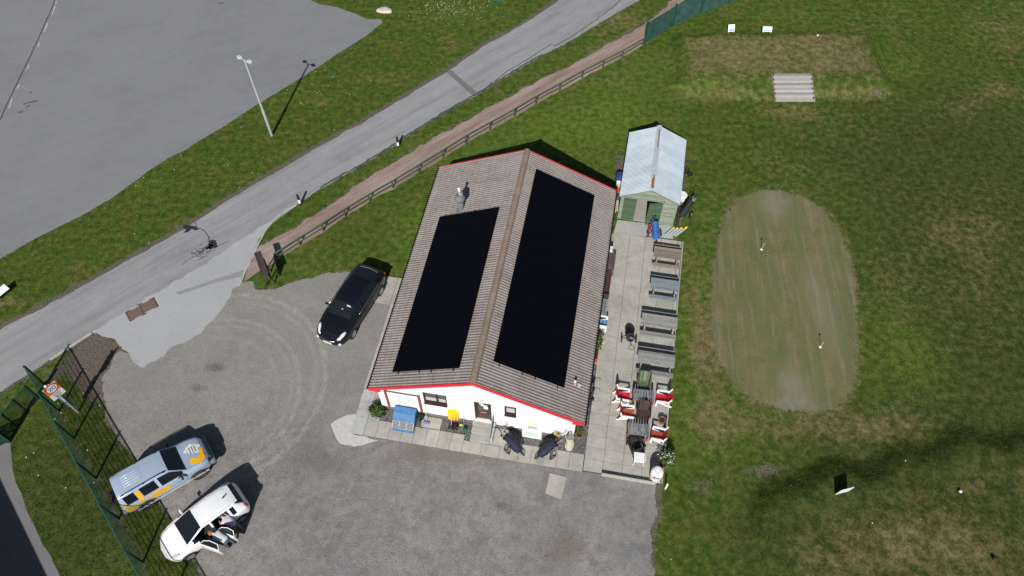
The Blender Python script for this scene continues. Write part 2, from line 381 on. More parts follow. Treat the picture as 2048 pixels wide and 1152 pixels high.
g = n.mix(n.math('MULTIPLY', dryf, .78), g, dryc)
df = n.sstep(n.math('ADD', n.attr('dirt'), n.nrm(n.math('ADD', n.math('MULTIPLY', mid, .5), n.math('MULTIPLY', fine, .5)), 3.2)), .34, .85)
dc = n.ramp(fine, [(.36, (.075, .060, .049)), (.5, (.108, .089, .073)), (.64, (.155, .132, .110))])
g = n.mix(df, g, dc)
mot = n.math('ADD', n.math('MULTIPLY', fine, .55), n.math('MULTIPLY', blade, .45))
g = n.mix(1, g, n.ramp(mot, [(.36, .74), (.5, 1.02), (.64, 1.32)]), 'MULTIPLY')
n.color(g); n.rough(.85); n.b.inputs['Specular IOR Level'].default_value = .15
n.bump(mot, .6, .07)
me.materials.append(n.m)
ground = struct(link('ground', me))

# ---------------------------------------------------------------- hard surfaces
def tarmac(name, c, warm, streak=None, speck=.5, amt=1):
    n = NT(name); v = n.coord('World')
    big = n.noise(v, .22, 4, .6, .4); mid = n.noise(v, 1.3, 5, .6); fine = n.noise(v, 22, 5, .75); gr = n.noise(v, 60, 3, .8)
    col = n.ramp(big, [(.38, tuple(x*.94 for x in c)), (.62, tuple(x*1.05 for x in c))])
    col = n.mix(n.ramp(mid, [(.45, 0), (.62, .6)]), col, warm)
    if streak is not None:
        st = n.noise(n.mapping(n.mapping(v, (1, 1, 1), (0, 0, -streak)), (.16, 1.7, 1)), 1.0, 4, .6)
        col = n.mix(1, col, n.ramp(st, [(.36, 1-.16*amt), (.5, 1.0), (.64, 1+.10*amt)]), 'MULTIPLY')
    g = n.math('ADD', n.math('MULTIPLY', fine, .5), n.math('MULTIPLY', gr, .5))
    col = n.mix(1, col, n.ramp(g, [(.36, 1-speck), (.5, 1), (.64, 1+speck)]), 'MULTIPLY')
    sp = n.ramp(n.noise(v, 5.5, 2, .5), [(.73, 0), (.78, .7)])
    col = n.mix(sp, col, tuple(x*.55 for x in c))
    n.color(col); n.rough(.86); n.b.inputs['Specular IOR Level'].default_value = .25
    n.bump(g, .35, .02)
    return n.m
M_CP = tarmac('car_park_tarmac', (.186, .190, .199), (.198, .200, .204), RAD(28), .30, .22)
M_RD = tarmac('road_tarmac', (.240, .244, .251), (.262, .263, .264), RAD(41), .28)
M_AP = tarmac('apron_concrete', (.325, .335, .348), (.345, .345, .34), None, .22)
M_FT = tarmac('footpath_tarmac', (.16, .158, .158), (.18, .176, .172), None, .28)
# gravel yard with tyre arcs worn into it
n = NT('yard_gravel'); v = n.coord('World')
big = n.noise(v, .38, 5, .65, .5); mid = n.noise(v, 1.6, 5, .65); fine = n.noise(v, 14, 5, .75); gr = n.noise(v, 42, 3, .8)
col = n.ramp(big, [(.38, (.170, .168, .168)), (.5, (.204, .200, .196)), (.62, (.236, .230, .222))])
col = n.mix(n.ramp(mid, [(.46, 0), (.62, .8)]), col, (.188, .168, .148))
pat = n.noise(n.mapping(v, (1, 1, 1), loc=(13, 5, 0)), 2.7, 6, .7, .6)
col = n.mix(1, col, n.ramp(pat, [(.36, .86), (.5, 1.0), (.62, 1.13)]), 'MULTIPLY')
col = n.mix(n.ramp(n.noise(n.mapping(v, (1, 1, 1), loc=(3, 25, 0)), .9, 5, .65, .8), [(.5, 0), (.62, .45)]), col, (.26, .252, .24))
# dusty tone in the upper part of the yard, browner in front of the clubhouse
sx = n.n('ShaderNodeSeparateXYZ'); n.l(v, sx.inputs[0])
up = n.sstep(n.math('ADD', n.math('SUBTRACT', sx.outputs[1], n.math('MULTIPLY', sx.outputs[0], .25)), n.math('MULTIPLY', big, 5)), 17.5, 24)
col = n.mix(n.math('MULTIPLY', up, .55), col, (.245, .232, .208))
def spot(x, y, rx, ry):
    m_ = n.mapping(v, (1/rx, 1/ry, 0), (0, 0, 0), (-x/rx, -y/ry, 0))
    L = n.n('ShaderNodeVectorMath', operation='LENGTH'); n.l(m_, L.inputs[0])
    return n.sstep(n.math('ADD', L.outputs['Value'], n.nrm(n.math('ADD', n.math('MULTIPLY', fine, .5), n.math('MULTIPLY', mid, .5)), 5)), 1.25, .2)
for (x, y, rx, ry, k, c) in ((-3.240, 13.783) + (3.0, .8, .7, (.155, .120, .095)), (2.336, 9.298) + (1.0, .7, .75, (.165, .13, .105)), (-15.332, 18.436) + (.5, .35, .6, (.09, .075, .068)), (-15.964, 17.291) + (.45, .3, .5, (.11, .085, .07)), (-9.159, 13.172) + (2.6, .9, .45, (.135, .115, .098)), (-20.030, 15.254) + (.9, 1.1, .65, (.15, .12, .095)), (-0.580, 11.225) + (.25, .2, .6, (.07, .065, .062)), (-18.491, 17.724) + (2.4, .9, .3, (.21, .20, .185))):
    col = n.mix(n.math('MULTIPLY', spot(x, y, rx, ry), k), col, c)
for (cx, cy, r, wd, k) in ((-14.98, 17.52, 5.42, .20, .42), (-14.98, 17.52, 4.95, .15, .22), (-15.27, 16.83, 4.51, .18, .34), (-15.27, 16.83, 4.1, .14, .2), (-15.27, 16.83, 3.4, .18, .16)):
    m_ = n.mapping(v, (1, 1, 0), (0, 0, 0), (-cx, -cy, 0))
    L = n.n('ShaderNodeVectorMath', operation='LENGTH'); n.l(m_, L.inputs[0])
    dd = n.math('ABSOLUTE', n.math('SUBTRACT', L.outputs['Value'], n.math('ADD', r-.15, n.math('MULTIPLY', mid, .3))))
    ring = n.sstep(dd, wd, wd*.25)
    s2 = n.n('ShaderNodeSeparateXYZ'); n.l(m_, s2.inputs[0])
    arc = n.sstep(n.math('ADD', s2.outputs[0], n.math('MULTIPLY', s2.outputs[1], .35)), -1.2, 2.2)
    ring = n.math('MULTIPLY', n.math('MULTIPLY', ring, arc), n.ramp(n.noise(v, 2.6, 4, .7), [(.38, 0), (.58, k)]))
    col = n.mix(ring, col, (.38, .365, .33))
g = n.math('ADD', n.math('MULTIPLY', fine, .55), n.math('MULTIPLY', gr, .45))
col = n.mix(1, col, n.ramp(g, [(.37, .76), (.5, 1.02), (.63, 1.30)]), 'MULTIPLY')
st = n.ramp(n.vor(v, 3.2), [(0, 1), (.05, 0)])
col = n.mix(n.math('MULTIPLY', st, .6), col, (.34, .33, .31))
n.color(col); n.rough(.9); n.b.inputs['Specular IOR Level'].default_value = .2; n.bump(g, .7, .05)
M_YD = n.m
n = NT('red_path_gravel'); v = n.coord('World')
mid = n.noise(v, 1.4, 5, .65); fine = n.noise(v, 16, 5, .75); gr = n.noise(v, 50, 3, .8)
st = n.noise(n.mapping(n.mapping(v, (1, 1, 1), (0, 0, -RAD(40))), (.25, 2.2, 1)), 1, 4, .6)
col = n.ramp(st, [(.37, (.200, .135, .112)), (.5, (.255, .185, .155)), (.64, (.315, .250, .218))])
col = n.mix(n.ramp(mid, [(.45, 0), (.75, .5)]), col, (.25, .20, .165))
g = n.math('ADD', n.math('MULTIPLY', fine, .55), n.math('MULTIPLY', gr, .45))
col = n.mix(1, col, n.ramp(g, [(.37, .62), (.5, 1), (.63, 1.45)]), 'MULTIPLY')
n.color(col); n.rough(.9); n.bump(g, .6, .04); M_PA = n.m
n = NT('putting_turf'); v = n.coord('World')
mid = n.noise(v, .9, 5, .6); fine = n.noise(v, 9, 6, .75); blade = n.noise(v, 30, 4, .8)
stripe = n.n('ShaderNodeTexWave', wave_type='BANDS', bands_direction='X'); n.l(n.mapping(v, (1, 1, 1), (0, 0, RAD(7))), stripe.inputs[0])
stripe.inputs['Scale'].default_value = .155; stripe.inputs['Distortion'].default_value = .8; stripe.inputs['Detail Scale'].default_value = .6
col = n.ramp(mid, [(.36, (.108, .112, .048)), (.5, (.138, .126, .062)), (.64, (.164, .135, .076))])
col = n.mix(n.ramp(stripe.outputs[0], [(.2, .0), (.8, .35)]), col, (.094, .116, .046))
fib = n.noise(n.mapping(n.mapping(v, (1, 1, 1), (0, 0, RAD(4))), (1.5, .10, 1)), 2.2, 4, .65)
col = n.mix(n.ramp(fib, [(.5, 0), (.64, .5)]), col, (.20, .180, .130))
fib2 = n.noise(n.mapping(n.mapping(v, (1, 1, 1), (0, 0, RAD(4)), (31, 7, 0)), (1.1, .09, 1)), 2.0, 4, .65)
col = n.mix(n.ramp(fib2, [(.48, 0), (.62, .65)]), col, (.098, .116, .050))
for (x, y, rx, ry, k) in ((15.649, 29.540) + (1.1, 1.6, .5), (14.321, 17.203) + (.9, 1.3, .55), (13.832, 16.097) + (1.8, .6, .4), (16.688, 21.864) + (.9, 3.5, .3)):
    m_ = n.mapping(v, (1/rx, 1/ry, 0), (0, 0, 0), (-x/rx, -y/ry, 0))
    L = n.n('ShaderNodeVectorMath', operation='LENGTH'); n.l(m_, L.inputs[0])
    f_ = n.sstep(n.math('ADD', L.outputs['Value'], n.nrm(n.math('ADD', n.math('MULTIPLY', fine, .5), n.math('MULTIPLY', mid, .5)), 5)), 1.3, .1)
    col = n.mix(n.math('MULTIPLY', f_, k), col, (.22, .205, .16))
g = n.math('ADD', n.math('MULTIPLY', fine, .5), n.math('MULTIPLY', blade, .5))
col = n.mix(1, col, n.ramp(g, [(.36, .74), (.5, 1), (.64, 1.28)]), 'MULTIPLY')
n.color(col); n.rough(.9); n.b.inputs['Specular IOR Level'].default_value = .15; n.bump(g, .5, .04); M_GR = n.m

sheet('car_park', dens(CARPARK, .12, .07, 1), .004, M_CP)
sheet('road', dens(ROAD_UP, .18, .10, 2, False) + dens((ROAD_LL[:-1]+ROAD_LO[:1]+[(x+.35, y-.35) for x, y in ROAD_LO[1:4]]+ROAD_LO[4:])[::-1], .18, .10, 3, False), .008, M_RD)
sheet('gravel_yard', dens(YARD, .15, .22, 4), .004, M_YD)
sheet('apron', dens(APRON, .08, .13, 5, sc=2), .012, M_AP)
sheet('red_path', dens(PATH_UP, .15, .22, 6, False) + dens(PATH_LO[::-1], .15, .10, 7, False), .005, M_PA)
sheet('footpath', dens(FOOT, .2, .06, 8), .004, M_FT)
rg_ = random.Random(31); gc = Vector((sum(p[0] for p in GREEN)/len(GREEN), sum(p[1] for p in GREEN)/len(GREEN)))
ge = []
for x, y in dens(GREEN, .03, .10, 9):
    d = (gc-Vector((x, y))).normalized()*(rg_.random()**1.5*.26-.05); ge.append((x+d.x, y+d.y))
sheet('putting_green', ge, .006, M_GR)

# wear and repairs on the tarmac
M_TAR = mat('fresh_tar', (.018, .018, .020), .7, .3, 20, bump=.4)
M_PATCH = mat('dark_patch', (.135, .135, .138), .9, .25, 9, bump=.4, bscale=60)
M_CRACK = mat('crack_fill', (.062, .062, .064), .9, .3, 12)
M_WHITE_PAINT = mat('worn_road_paint', (.44, .44, .44), .8, .25, 14)
def strip(pts, wd, z, name, m, amp=.03, seed=0):
    """a narrow painted or cracked line laid on the surface"""
    c = dens(pts, .12, amp, seed, False, 3); L = []; R = []
    for i, p in enumerate(c):
        a = Vector(c[max(0, i-1)]); b = Vector(c[min(len(c)-1, i+1)]); d = (b-a).normalized(); q = Vector((-d.y, d.x))
        k = wd/2*(.65+.7*abs(nz(p[0], p[1], 3, seed+5)))
        L.append((p[0]+q.x*k, p[1]+q.y*k)); R.append((p[0]-q.x*k, p[1]-q.y*k))
    m_ = MB(); m_.add([(x, y, z) for x, y in L]+[(x, y, z) for x, y in R], [(i, len(L)+i, len(L)+i+1, i+1) for i in range(len(L)-1)])
    return struct(m_.build(name, m))
strip([(-6.950, 35.166), (-3.175, 38.495), (-1.695, 39.882), (-0.272, 41.575), (1.199, 42.845), (2.829, 44.457), (3.107, 44.261), (4.749, 45.722), (6.341, 47.349), (7.632, 48.789), (8.227, 49.649)], .09, .013, 'road_crack', M_CRACK, .06, 3)
strip([(-11.698, 30.840), (-9.579, 32.583), (-7.354, 34.627), (-6.133, 35.894), (-3.951, 37.915), (-2.258, 39.282), (0.456, 41.835), (2.158, 43.329)], .16, .0125, 'road_edge_wear', M_CRACK, .08, 4)
strip([(-34.380, 49.835), (-34.179, 47.225), (-33.979, 44.525), (-33.848, 42.131), (-33.739, 39.806), (-33.539, 36.835)], .11, .012, 'car_park_seam', M_CRACK, .03, 5)
sheet('road_patch', dens([(-4.521, 41.487), (-4.185, 41.695), (-2.258, 39.282), (-2.553, 38.985)], .1, .04, 11), .0125, M_PATCH)
sheet('apron_patch', dens([(-18.577, 23.088), (-16.830, 23.891), (-15.086, 24.641), (-15.002, 24.227), (-16.520, 23.754), (-18.268, 22.955)], .1, .05, 12), .016, mat('apron_patch_tar', (.225, .228, .235), .9, .15, 8, bump=.3))
tp = [[(-17.559, 26.720), (-17.344, 26.793), (-17.075, 26.755), (-17.002, 26.426), (-16.912, 26.280), (-17.118, 26.172), (-17.348, 26.173), (-17.464, 26.428)], [(-19.314, 27.844), (-19.077, 27.956), (-18.726, 27.842), (-18.523, 27.728), (-18.311, 27.577), (-18.527, 27.502), (-18.750, 27.578), (-18.959, 27.354), (-19.125, 27.317), (-19.073, 27.579)]]
for i, p in enumerate(tp): sheet('tar_spill', dens(p, .06, .09, 20+i, sc=4), .017, M_TAR)
strip([(-18.731, 28.107), (-18.579, 27.841), (-18.185, 27.539), (-17.899, 27.313), (-17.627, 27.015), (-17.464, 26.683)], .05, .0175, 'tar_crack', M_TAR, .10, 8)
strip([(-18.712, 25.072), (-18.316, 25.424), (-17.888, 25.779), (-17.562, 26.101), (-17.266, 26.318)], .10, .0165, 'tar_crack', M_PATCH, .12, 9)
strip([(-17.787, 25.351), (-17.340, 25.885), (-16.829, 26.425), (-16.314, 26.716)], .05, .0168, 'tar_crack', M_CRACK, .05, 10)
rs = random.Random(3); spl = MB()
for i in range(260):
    t = rs.random()**1.6; bx = Vector((-17.291, 26.427)).lerp(Vector((-18.740, 25.072)), t) + Vector((rs.gauss(0, .10+.25*t), rs.gauss(0, .10+.2*t)))
    r = rs.uniform(.012, .06)*(1.2-t); a0 = rs.random()*6
    spl.face([(bx.x+r*math.cos(a0+k*1.2566), bx.y+r*rs.uniform(.5, 1)*math.sin(a0+k*1.2566), .0185) for k in range(5)])
struct(spl.build('tar_splashes', M_TAR), 'stuff')
for i, (x, y) in enumerate(((110, 20), (93, 57), (77, 91), (56, 135), (37, 176), (19.5, 211))): pass
for a, b in ([(-34.124, 49.091), (-33.990, 48.058)], [(-33.986, 46.988), (-33.856, 45.999)], [(-33.793, 44.804), (-33.720, 44.301)], [(-33.647, 42.343), (-33.612, 41.866)], [(-33.552, 40.260), (-33.503, 39.855)], [(-33.502, 38.907), (-33.382, 37.931)], [(-34.262, 49.710), (-34.171, 49.338)]):
    strip([a, b], .085, .0125, 'bay_marking', M_WHITE_PAINT, .03, int(abs(a[0]*10)))
# gully step in the kerb line, lower road edge
M_KERB = mat('kerb_concrete', (.36, .345, .315), .85, .2, 7, bump=.4, bscale=30)
def kerb(pts, wd, h, name='kerb', m=M_KERB):
    """a row of kerb stones, each with its own joint"""
    root = bpy.data.objects.new(name, None); COL.objects.link(root); struct(root)
    P = [Vector(p).to_2d() for p in pts]
    for a, b in zip(P[:-1], P[1:]):
        d = b-a; k = max(1, round(d.length/.9)); d /= k
        for i in range(k):
            c = a+d*(i+.5); q = MB().box((0, 0, h/2-.02), (d.length-.012, wd, h+.04)).build('kerb_stone', m, root, bevel=.008)
            q.location = (c.x, c.y, random.uniform(-.006, .004)); q.rotation_euler = (0, 0, math.atan2(d.y, d.x)+random.uniform(-.01, .01))
    return root
kerb([(-24.007, 18.902), (-23.519, 19.377), (-22.342, 20.531)], .13, .05)
kerb([(-15.122, 23.580), (-15.023, 24.330), (-14.688, 26.237), (-14.402, 27.488), (-14.115, 28.167), (-13.858, 28.550), (-13.386, 29.091), (-12.876, 29.442)], .10, .03)
for i, p in enumerate(([(-32.563, 38.364), (-32.298, 38.461), (-31.999, 38.557), (-31.733, 38.654)], [(-32.271, 38.023), (-32.075, 38.216)], [(-32.606, 37.496), (-32.328, 37.638)], [(-32.524, 39.450), (-32.425, 39.549)], [(-21.925, 49.285), (-21.665, 49.469)])):
    strip(p, .12, .0122, 'oil_stain', mat('oil_stain', (.055, .05, .048), .8, .3, 10), .08, 40+i)

# ================================================================ clubhouse
M_RENDER = mat('white_render', (.80, .80, .79), .85, .03, 3, bump=.25, bscale=60)
M_PLINTH = mat('grey_brown_plinth', (.155, .132, .122), .85, .12, 5, bump=.3)
M_RED = mat('red_painted_board', (.55, .022, .035), .5, .12, 4)
M_BROWN = mat('dark_brown_frame', (.045, .018, .017), .45, .15, 5)
M_GLASS = mat('window_glass', (.055, .065, .07), .08, .2, 2, spec=.6)
M_BLACK = mat('black_plastic', (.012, .012, .013), .5, .3, 8)
M_PAPER = mat('white_paper', (.78, .78, .76), .7, .04, 8)
M_CONC = mat('concrete', (.31, .30, .275), .85, .16, 4, bump=.4, bscale=30)
M_GALV = mat('galvanised_steel', (.33, .36, .38), .42, .2, 5, metal=.55)
M_TERRA = mat('terracotta', (.32, .105, .055), .8, .18, 9)
n = NT('roof_tile'); v = n.coord('World')
r = n.rnd(); big = n.noise(v, .9, 4, .6); fine = n.noise(v, 26, 5, .75)
col = n.ramp(r, [(0, (.195, .163, .152)), (.5, (.222, .190, .177)), (1, (.250, .216, .202))])
col = n.mix(n.ramp(big, [(.45, 0), (.62, .6)]), col, (.275, .245, .228))
col = n.mix(n.ramp(n.noise(n.mapping(v, (1, 1, 1), loc=(9, 4, 2)), 1.7, 5, .7), [(.54, 0), (.66, .5)]), col, (.155, .138, .124))
col = n.mix(1, col, n.ramp(fine, [(.33, .68), (.5, 1), (.67, 1.35)]), 'MULTIPLY')
col = n.mix(n.ramp(n.vor(n.mapping(v, (1, 1, 1), loc=(.3, .7, .1)), 1.9), [(0, .9), (.05, .7), (.075, 0)]), col, (.46, .43, .38))
n.color(col); n.rough(.82); n.bump(fine, .5, .02); M_TILE = n.m
M_RIDGE = mat('ridge_tile', (.215, .162, .125), .85, .2, 5, bump=.5, bscale=30, rand=.12)

club = thing('clubhouse', 'white rendered clubhouse with brown tiled roof, red bargeboards and black solar panels', 'clubhouse', BO, BYAW)
HE, HR, RW, RL = 2.183, 4.482, 5.135, 14.542
TH = math.atan((HR-HE)/RW); CT, ST = math.cos(TH), math.sin(TH); SLOPE = RW/CT
def rp(s, d, v, h=0):
    """point on the roof: side, distance down from the ridge, along, above the battens"""
    return Vector((s*(d*CT+h*ST), v, HR-d*ST+h*CT))
WV0, WV1, WU = .06, 14.40, 4.76
def zroof(u): return HR-.10-abs(u)*ST/CT
FRONT_OPEN = [(-2.50, -1.36, 1.59, 2.62), (-.05, .77, .62, 2.50), (1.40, 1.96, 1.71, 2.59)]
def gable(v, openings, z0, depth, sgn):
    m = MB(); us = sorted({-WU, 0, WU}.union(*[{a, b} for a, b, _, _ in openings]) if openings else {-WU, 0, WU})
    for a, b in zip(us[:-1], us[1:]):
        ops = sorted([(c, d) for (p, q, c, d) in openings if p <= a+1e-6 and q >= b-1e-6]); z = z0
        for c, d in ops:
            if c > z: m.face([(a, v, z), (b, v, z), (b, v, c), (a, v, c)])
            z = d
        m.face([(a, v, z), (b, v, z), (b, v, zroof(b)), (a, v, zroof(a))])
    for (p, q, c, d) in openings:
        w_ = v+depth*sgn
        for A_, B_ in (((p, c), (q, c)), ((q, c), (q, d)), ((q, d), (p, d)), ((p, d), (p, c))):
            m.face([(A_[0], v, A_[1]), (A_[0], w_, A_[1]), (B_[0], w_, B_[1]), (B_[0], v, B_[1])])
    return m
gable(WV0, FRONT_OPEN, .36, .12, 1).build('front_gable_wall', M_RENDER, club)
gable(WV1, [], .36, .12, -1).build('rear_gable_wall', M_RENDER, club)
for s in (-1, 1):
    MB().face([(s*WU, WV0, .36), (s*WU, WV1, .36), (s*WU, WV1, zroof(WU)), (s*WU, WV0, zroof(WU))]).build('side_wall', M_RENDER, club)
MB().box((0, (WV0+WV1)/2, .18), (2*WU-.04, WV1-WV0-.04, .36)).build('plinth', M_PLINTH, club)
# windows
def window(u0, u1, z0, z1, mull, blind):
    fr = MB(); y = WV0+.07; t = .075
    for a, b, c, d in ((u0, u1, z0, z0+t), (u0, u1, z1-t, z1), (u0, u0+t, z0+t, z1-t), (u1-t, u1, z0+t, z1-t)):
        fr.box(((a+b)/2, y, (c+d)/2), (b-a, .07, d-c))
    xs_ = [u0+t]
    for q in mull: fr.box((q, y, (z0+z1)/2), (.10, .066, z1-z0-2*t)); xs_ += [q-.05, q+.05]
    xs_.append(u1-t)
    f = fr.build('window', M_BROWN, club)
    for a, b in zip(xs_[::2], xs_[1::2]):
        MB().box(((a+b)/2, y+.01, (z0+z1)/2), (b-a, .012, z1-z0-2*t)).build('pane', M_GLASS, f)
        if blind: MB().box(((a+b)/2, y-.001, z0+t+blind/2+.06), (b-a-.02, .008, blind)).build('window_blind', mat('pale_blind', (.42, .43, .43), .7, .08), f)
    MB().box(((u0+u1)/2, WV0-.005, z0-.018), (u1-u0+.004, .19, .05)).build('sill', M_BROWN, f)
window(-2.50, -1.36, 1.59, 2.62, [-1.84], .30)
window(1.40, 1.96, 1.71, 2.59, [], .42)
# door
door = MB().box((.36, WV0+.09, 1.56), (.82, .05, 1.88)).build('door', M_BROWN, club)
fr = MB()
for a, b, c, d in ((-.05, .03, .62, 2.5), (.69, .77, .62, 2.5), (.03, .69, 2.42, 2.5)): fr.box(((a+b)/2, WV0+.05, (c+d)/2), (b-a, .09, d-c))
fr.build('door_frame', M_BROWN, door)
MB().box((.36, WV0+.058, 1.95), (.46, .012, .74)).build('door_pane', M_GLASS, door)
MB().box((.36, WV0+.056, 1.36), (.30, .02, .055)).build('letter_box', mat('brass', (.75, .50, .14), .35, .1, metal=.6), door)
for i, (u, z, a, b) in enumerate(((.30, 2.28, .20, .12), (.42, 2.12, .30, .11), (.50, 1.92, .20, .24))):
    MB().box((u, WV0+.046, z), (a, .006, b)).build('door_notice', M_PAPER, door)
MB().box((.32, WV0-.02, 2.78), (.16, .05, .15)).build('wall_light', mat('pale_grey_plastic', (.5, .5, .5), .5), club)
MB().box((.36, WV0-.03, .64), (.86, .18, .045)).build('door_threshold', mat('white_sill', (.72, .72, .70), .6), club)
# roof deck, tiles, ridge
rf = MB()
for s in (-1, 1):
    rf.add([rp(s, 0, .02), rp(s, SLOPE-.02, .02), rp(s, SLOPE-.02, RL-.02), rp(s, 0, RL-.02), rp(s, 0, .02, -.09), rp(s, SLOPE-.02, .02, -.09), rp(s, SLOPE-.02, RL-.02, -.09), rp(s, 0, RL-.02, -.09)],
           [(0, 1, 2, 3), (7, 6, 5, 4), (0, 4, 5, 1), (1, 5, 6, 2), (2, 6, 7, 3)])
roof = rf.build('roof', mat('roof_underlay', (.05, .045, .042), .9), club)
NT_, TWID, GAUGE, NCO = 48, RL/48, .347, 16
prof = [(-.5, 0), (-.44, .028), (-.30, .034), (-.19, .004), (0, 0), (.06, .028), (.20, .034), (.31, .004), (.5, .001)]
tl = MB(); TL_ = .415
vs = []
for x, dz in ((0, 0), (TL_, .004)):
    vs += [(x, p*TWID*1.0, h+dz) for p, h in prof]
vs += [(TL_, p*TWID, h-.014) for p, h in prof]
k = len(prof)
tl.add(vs, [(i, k+i, k+i+1, i+1) for i in range(k-1)] + [(k+i, 2*k+i, 2*k+i+1, k+i+1) for i in range(k-1)])
tile_me = tl.mesh('tile', M_TILE, 35)
tv = [Vector(p) for p in tl.v]; tf = tl.f
rest = MB(); cells = []
for s in (-1, 1):
    for c in range(NCO):
        for j in range(NT_):
            d0 = SLOPE+.03-TL_-c*GAUGE; v0 = (j+.5)*TWID
            if c == NCO-1: d0 = max(d0, .02)
            cells.append((v0 + (0 if abs(d0) > 0 else 0), s, d0, c, j))
cells.sort(key=lambda q: q[0])
rt_ = random.Random(5)
for i, (v0, s, d0, c, j) in enumerate(cells):
    ex = Vector((s*CT, 0, -ST)); ez = Vector((s*ST, 0, CT)); ey = ez.cross(ex)
    R = Matrix((ex, ey, ez)).transposed() @ Matrix.Rotation(-.046, 3, 'Y').inverted() @ Matrix.Rotation(rt_.uniform(-.006, .006), 3, 'Z')
    p = rp(s, d0, v0, .012+rt_.uniform(-.002, .003))
    T = Matrix.Translation(p) @ R.to_4x4()
    if i < 290:
        o = link('tile', tile_me, roof); o.matrix_local = T
    else:
        rest.add([tuple(T @ q) for q in tv], tf)
ro = rest.build('roof_tiles', M_TILE, roof, 35); struct(ro, 'stuff')
rg = MB(); RN = 30; rl = RL/RN
pf = [(-.17, -.055), (-.15, .0), (-.09, .055), (0, .075), (.09, .055), (.15, 0), (.17, -.055)]
vs = [(x, y*rl, z+(.008 if y > 0 else 0)) for y in (-.5, .5) for x, z in pf]
rg.add(vs, [(i, i+1, 8+i, 7+i) for i in range(6)] + [tuple(range(6, -1, -1)), tuple(range(7, 14))])
ridge_me = rg.mesh('ridge_tile', M_RIDGE, 50)
for i in range(RN):
    o = link('ridge_tile', ridge_me, roof); o.location = (0, (i+.5)*rl, HR+.035+random.uniform(-.003, .004)); o.rotation_euler = (0, 0, random.uniform(-.006, .006))
# bargeboards and box ends
for v, q in ((-.012, 1), (RL+.012, -1)):
    for s in (-1, 1):
        b = MB(); p0 = rp(s, .0, v, -.0); p1 = rp(s, SLOPE+.02, v, -.0)
        b.add([tuple(p0+Vector((0, y, z))) for y in (-.02, .02) for z in (-.20, .045)] + [tuple(p1+Vector((0, y, z))) for y in (-.02, .02) for z in (-.20, .045)],
              [(0, 1, 5, 4), (2, 6, 7, 3), (1, 3, 7, 5), (0, 4, 6, 2), (4, 5, 7, 6), (0, 2, 3, 1)])
        b.build('bargeboard', M_RED, club)
        e = MB(); x0, x1 = s*(RW+.03), s*4.60
        e.add([(x0, v-.022*q, HE-.17), (x1, v-.022*q, HE-.20), (x1-s*.0, v-.022*q, HE+.06), (x0, v-.022*q, HE-.0), (x0, v+.3*q, HE-.17), (x1, v+.3*q, HE-.20), (x1, v+.3*q, HE+.06), (x0, v+.3*q, HE)],
              [(0, 1, 2, 3), (7, 6, 5, 4), (0, 4, 5, 1), (1, 5, 6, 2), (3, 2, 6, 7), (0, 3, 7, 4)])
        e.build('eaves_box', M_RED, club)
# gutters and downpipe
for s in (-1, 1):
    g = MB(); n_ = 7; R_ = .062; x = s*(RW+.055); z = HE-.02
    pts = [(x+R_*math.cos(math.pi+math.pi*i/(n_-1)), z+R_*math.sin(math.pi+math.pi*i/(n_-1))) for i in range(n_)]
    for y0, y1 in ((.0, RL),):
        g.add([(a, y0, b) for a, b in pts]+[(a, y1, b) for a, b in pts]+[(a*1.0, y0, b-.006) for a, b in pts]+[(a, y1, b-.006) for a, b in pts],
              [(i, n_+i, n_+i+1, i+1) for i in range(n_-1)]+[(2*n_+i, 2*n_+i+1, 3*n_+i+1, 3*n_+i) for i in range(n_-1)])
    g.box((s*(RW+.0), RL/2, HE-.06), (.025, RL, .14))
    g.build('gutter', M_BLACK, club)
    MB().tube([(x, .45, z-.05), (x, .45, z-.12), (s*(WU+.06), .45, z-.3), (s*(WU+.06), .45, .1)], .034, 8).build('downpipe', M_BLACK, club, True)
# solar arrays
n = NT('solar_cells'); v = n.coord('Object')
f = n.noise(v, 3, 4, .6)
br = n.n('ShaderNodeTexBrick'); n.l(n.mapping(v, (1, 1, 0), loc=(.0, .0, 0)), br.inputs[0]); br.offset = 0
br.inputs['Scale'].default_value = 1; br.inputs['Brick Width'].default_value = .152; br.inputs['Row Height'].default_value = .15; br.inputs['Mortar Size'].default_value = .003
br.inputs['Color1'].default_value = (.0018, .002, .004, 1); br.inputs['Color2'].default_value = (.002, .0025, .005, 1); br.inputs['Mortar'].default_value = (.003, .0035, .006, 1)
n.color(br.outputs[0]); n.rough(n.ramp(f, [(.3, .5), (.7, .6)])); n.b.inputs['Specular IOR Level'].default_value = .06; M_SOLAR = n.m
M_SFRAME = mat('solar_frame', (.0025, .0025, .0035), .7, .2, spec=.08)
pw, pl = 1.205, 1.82
pm = MB().box((0, 0, .02), (pl-.012, pw-.012, .036)); pm.cur = 1; pm.box((0, 0, .0402), (pl-.045, pw-.045, .003)); pm = pm.mesh('panel', [M_SFRAME, M_SOLAR])
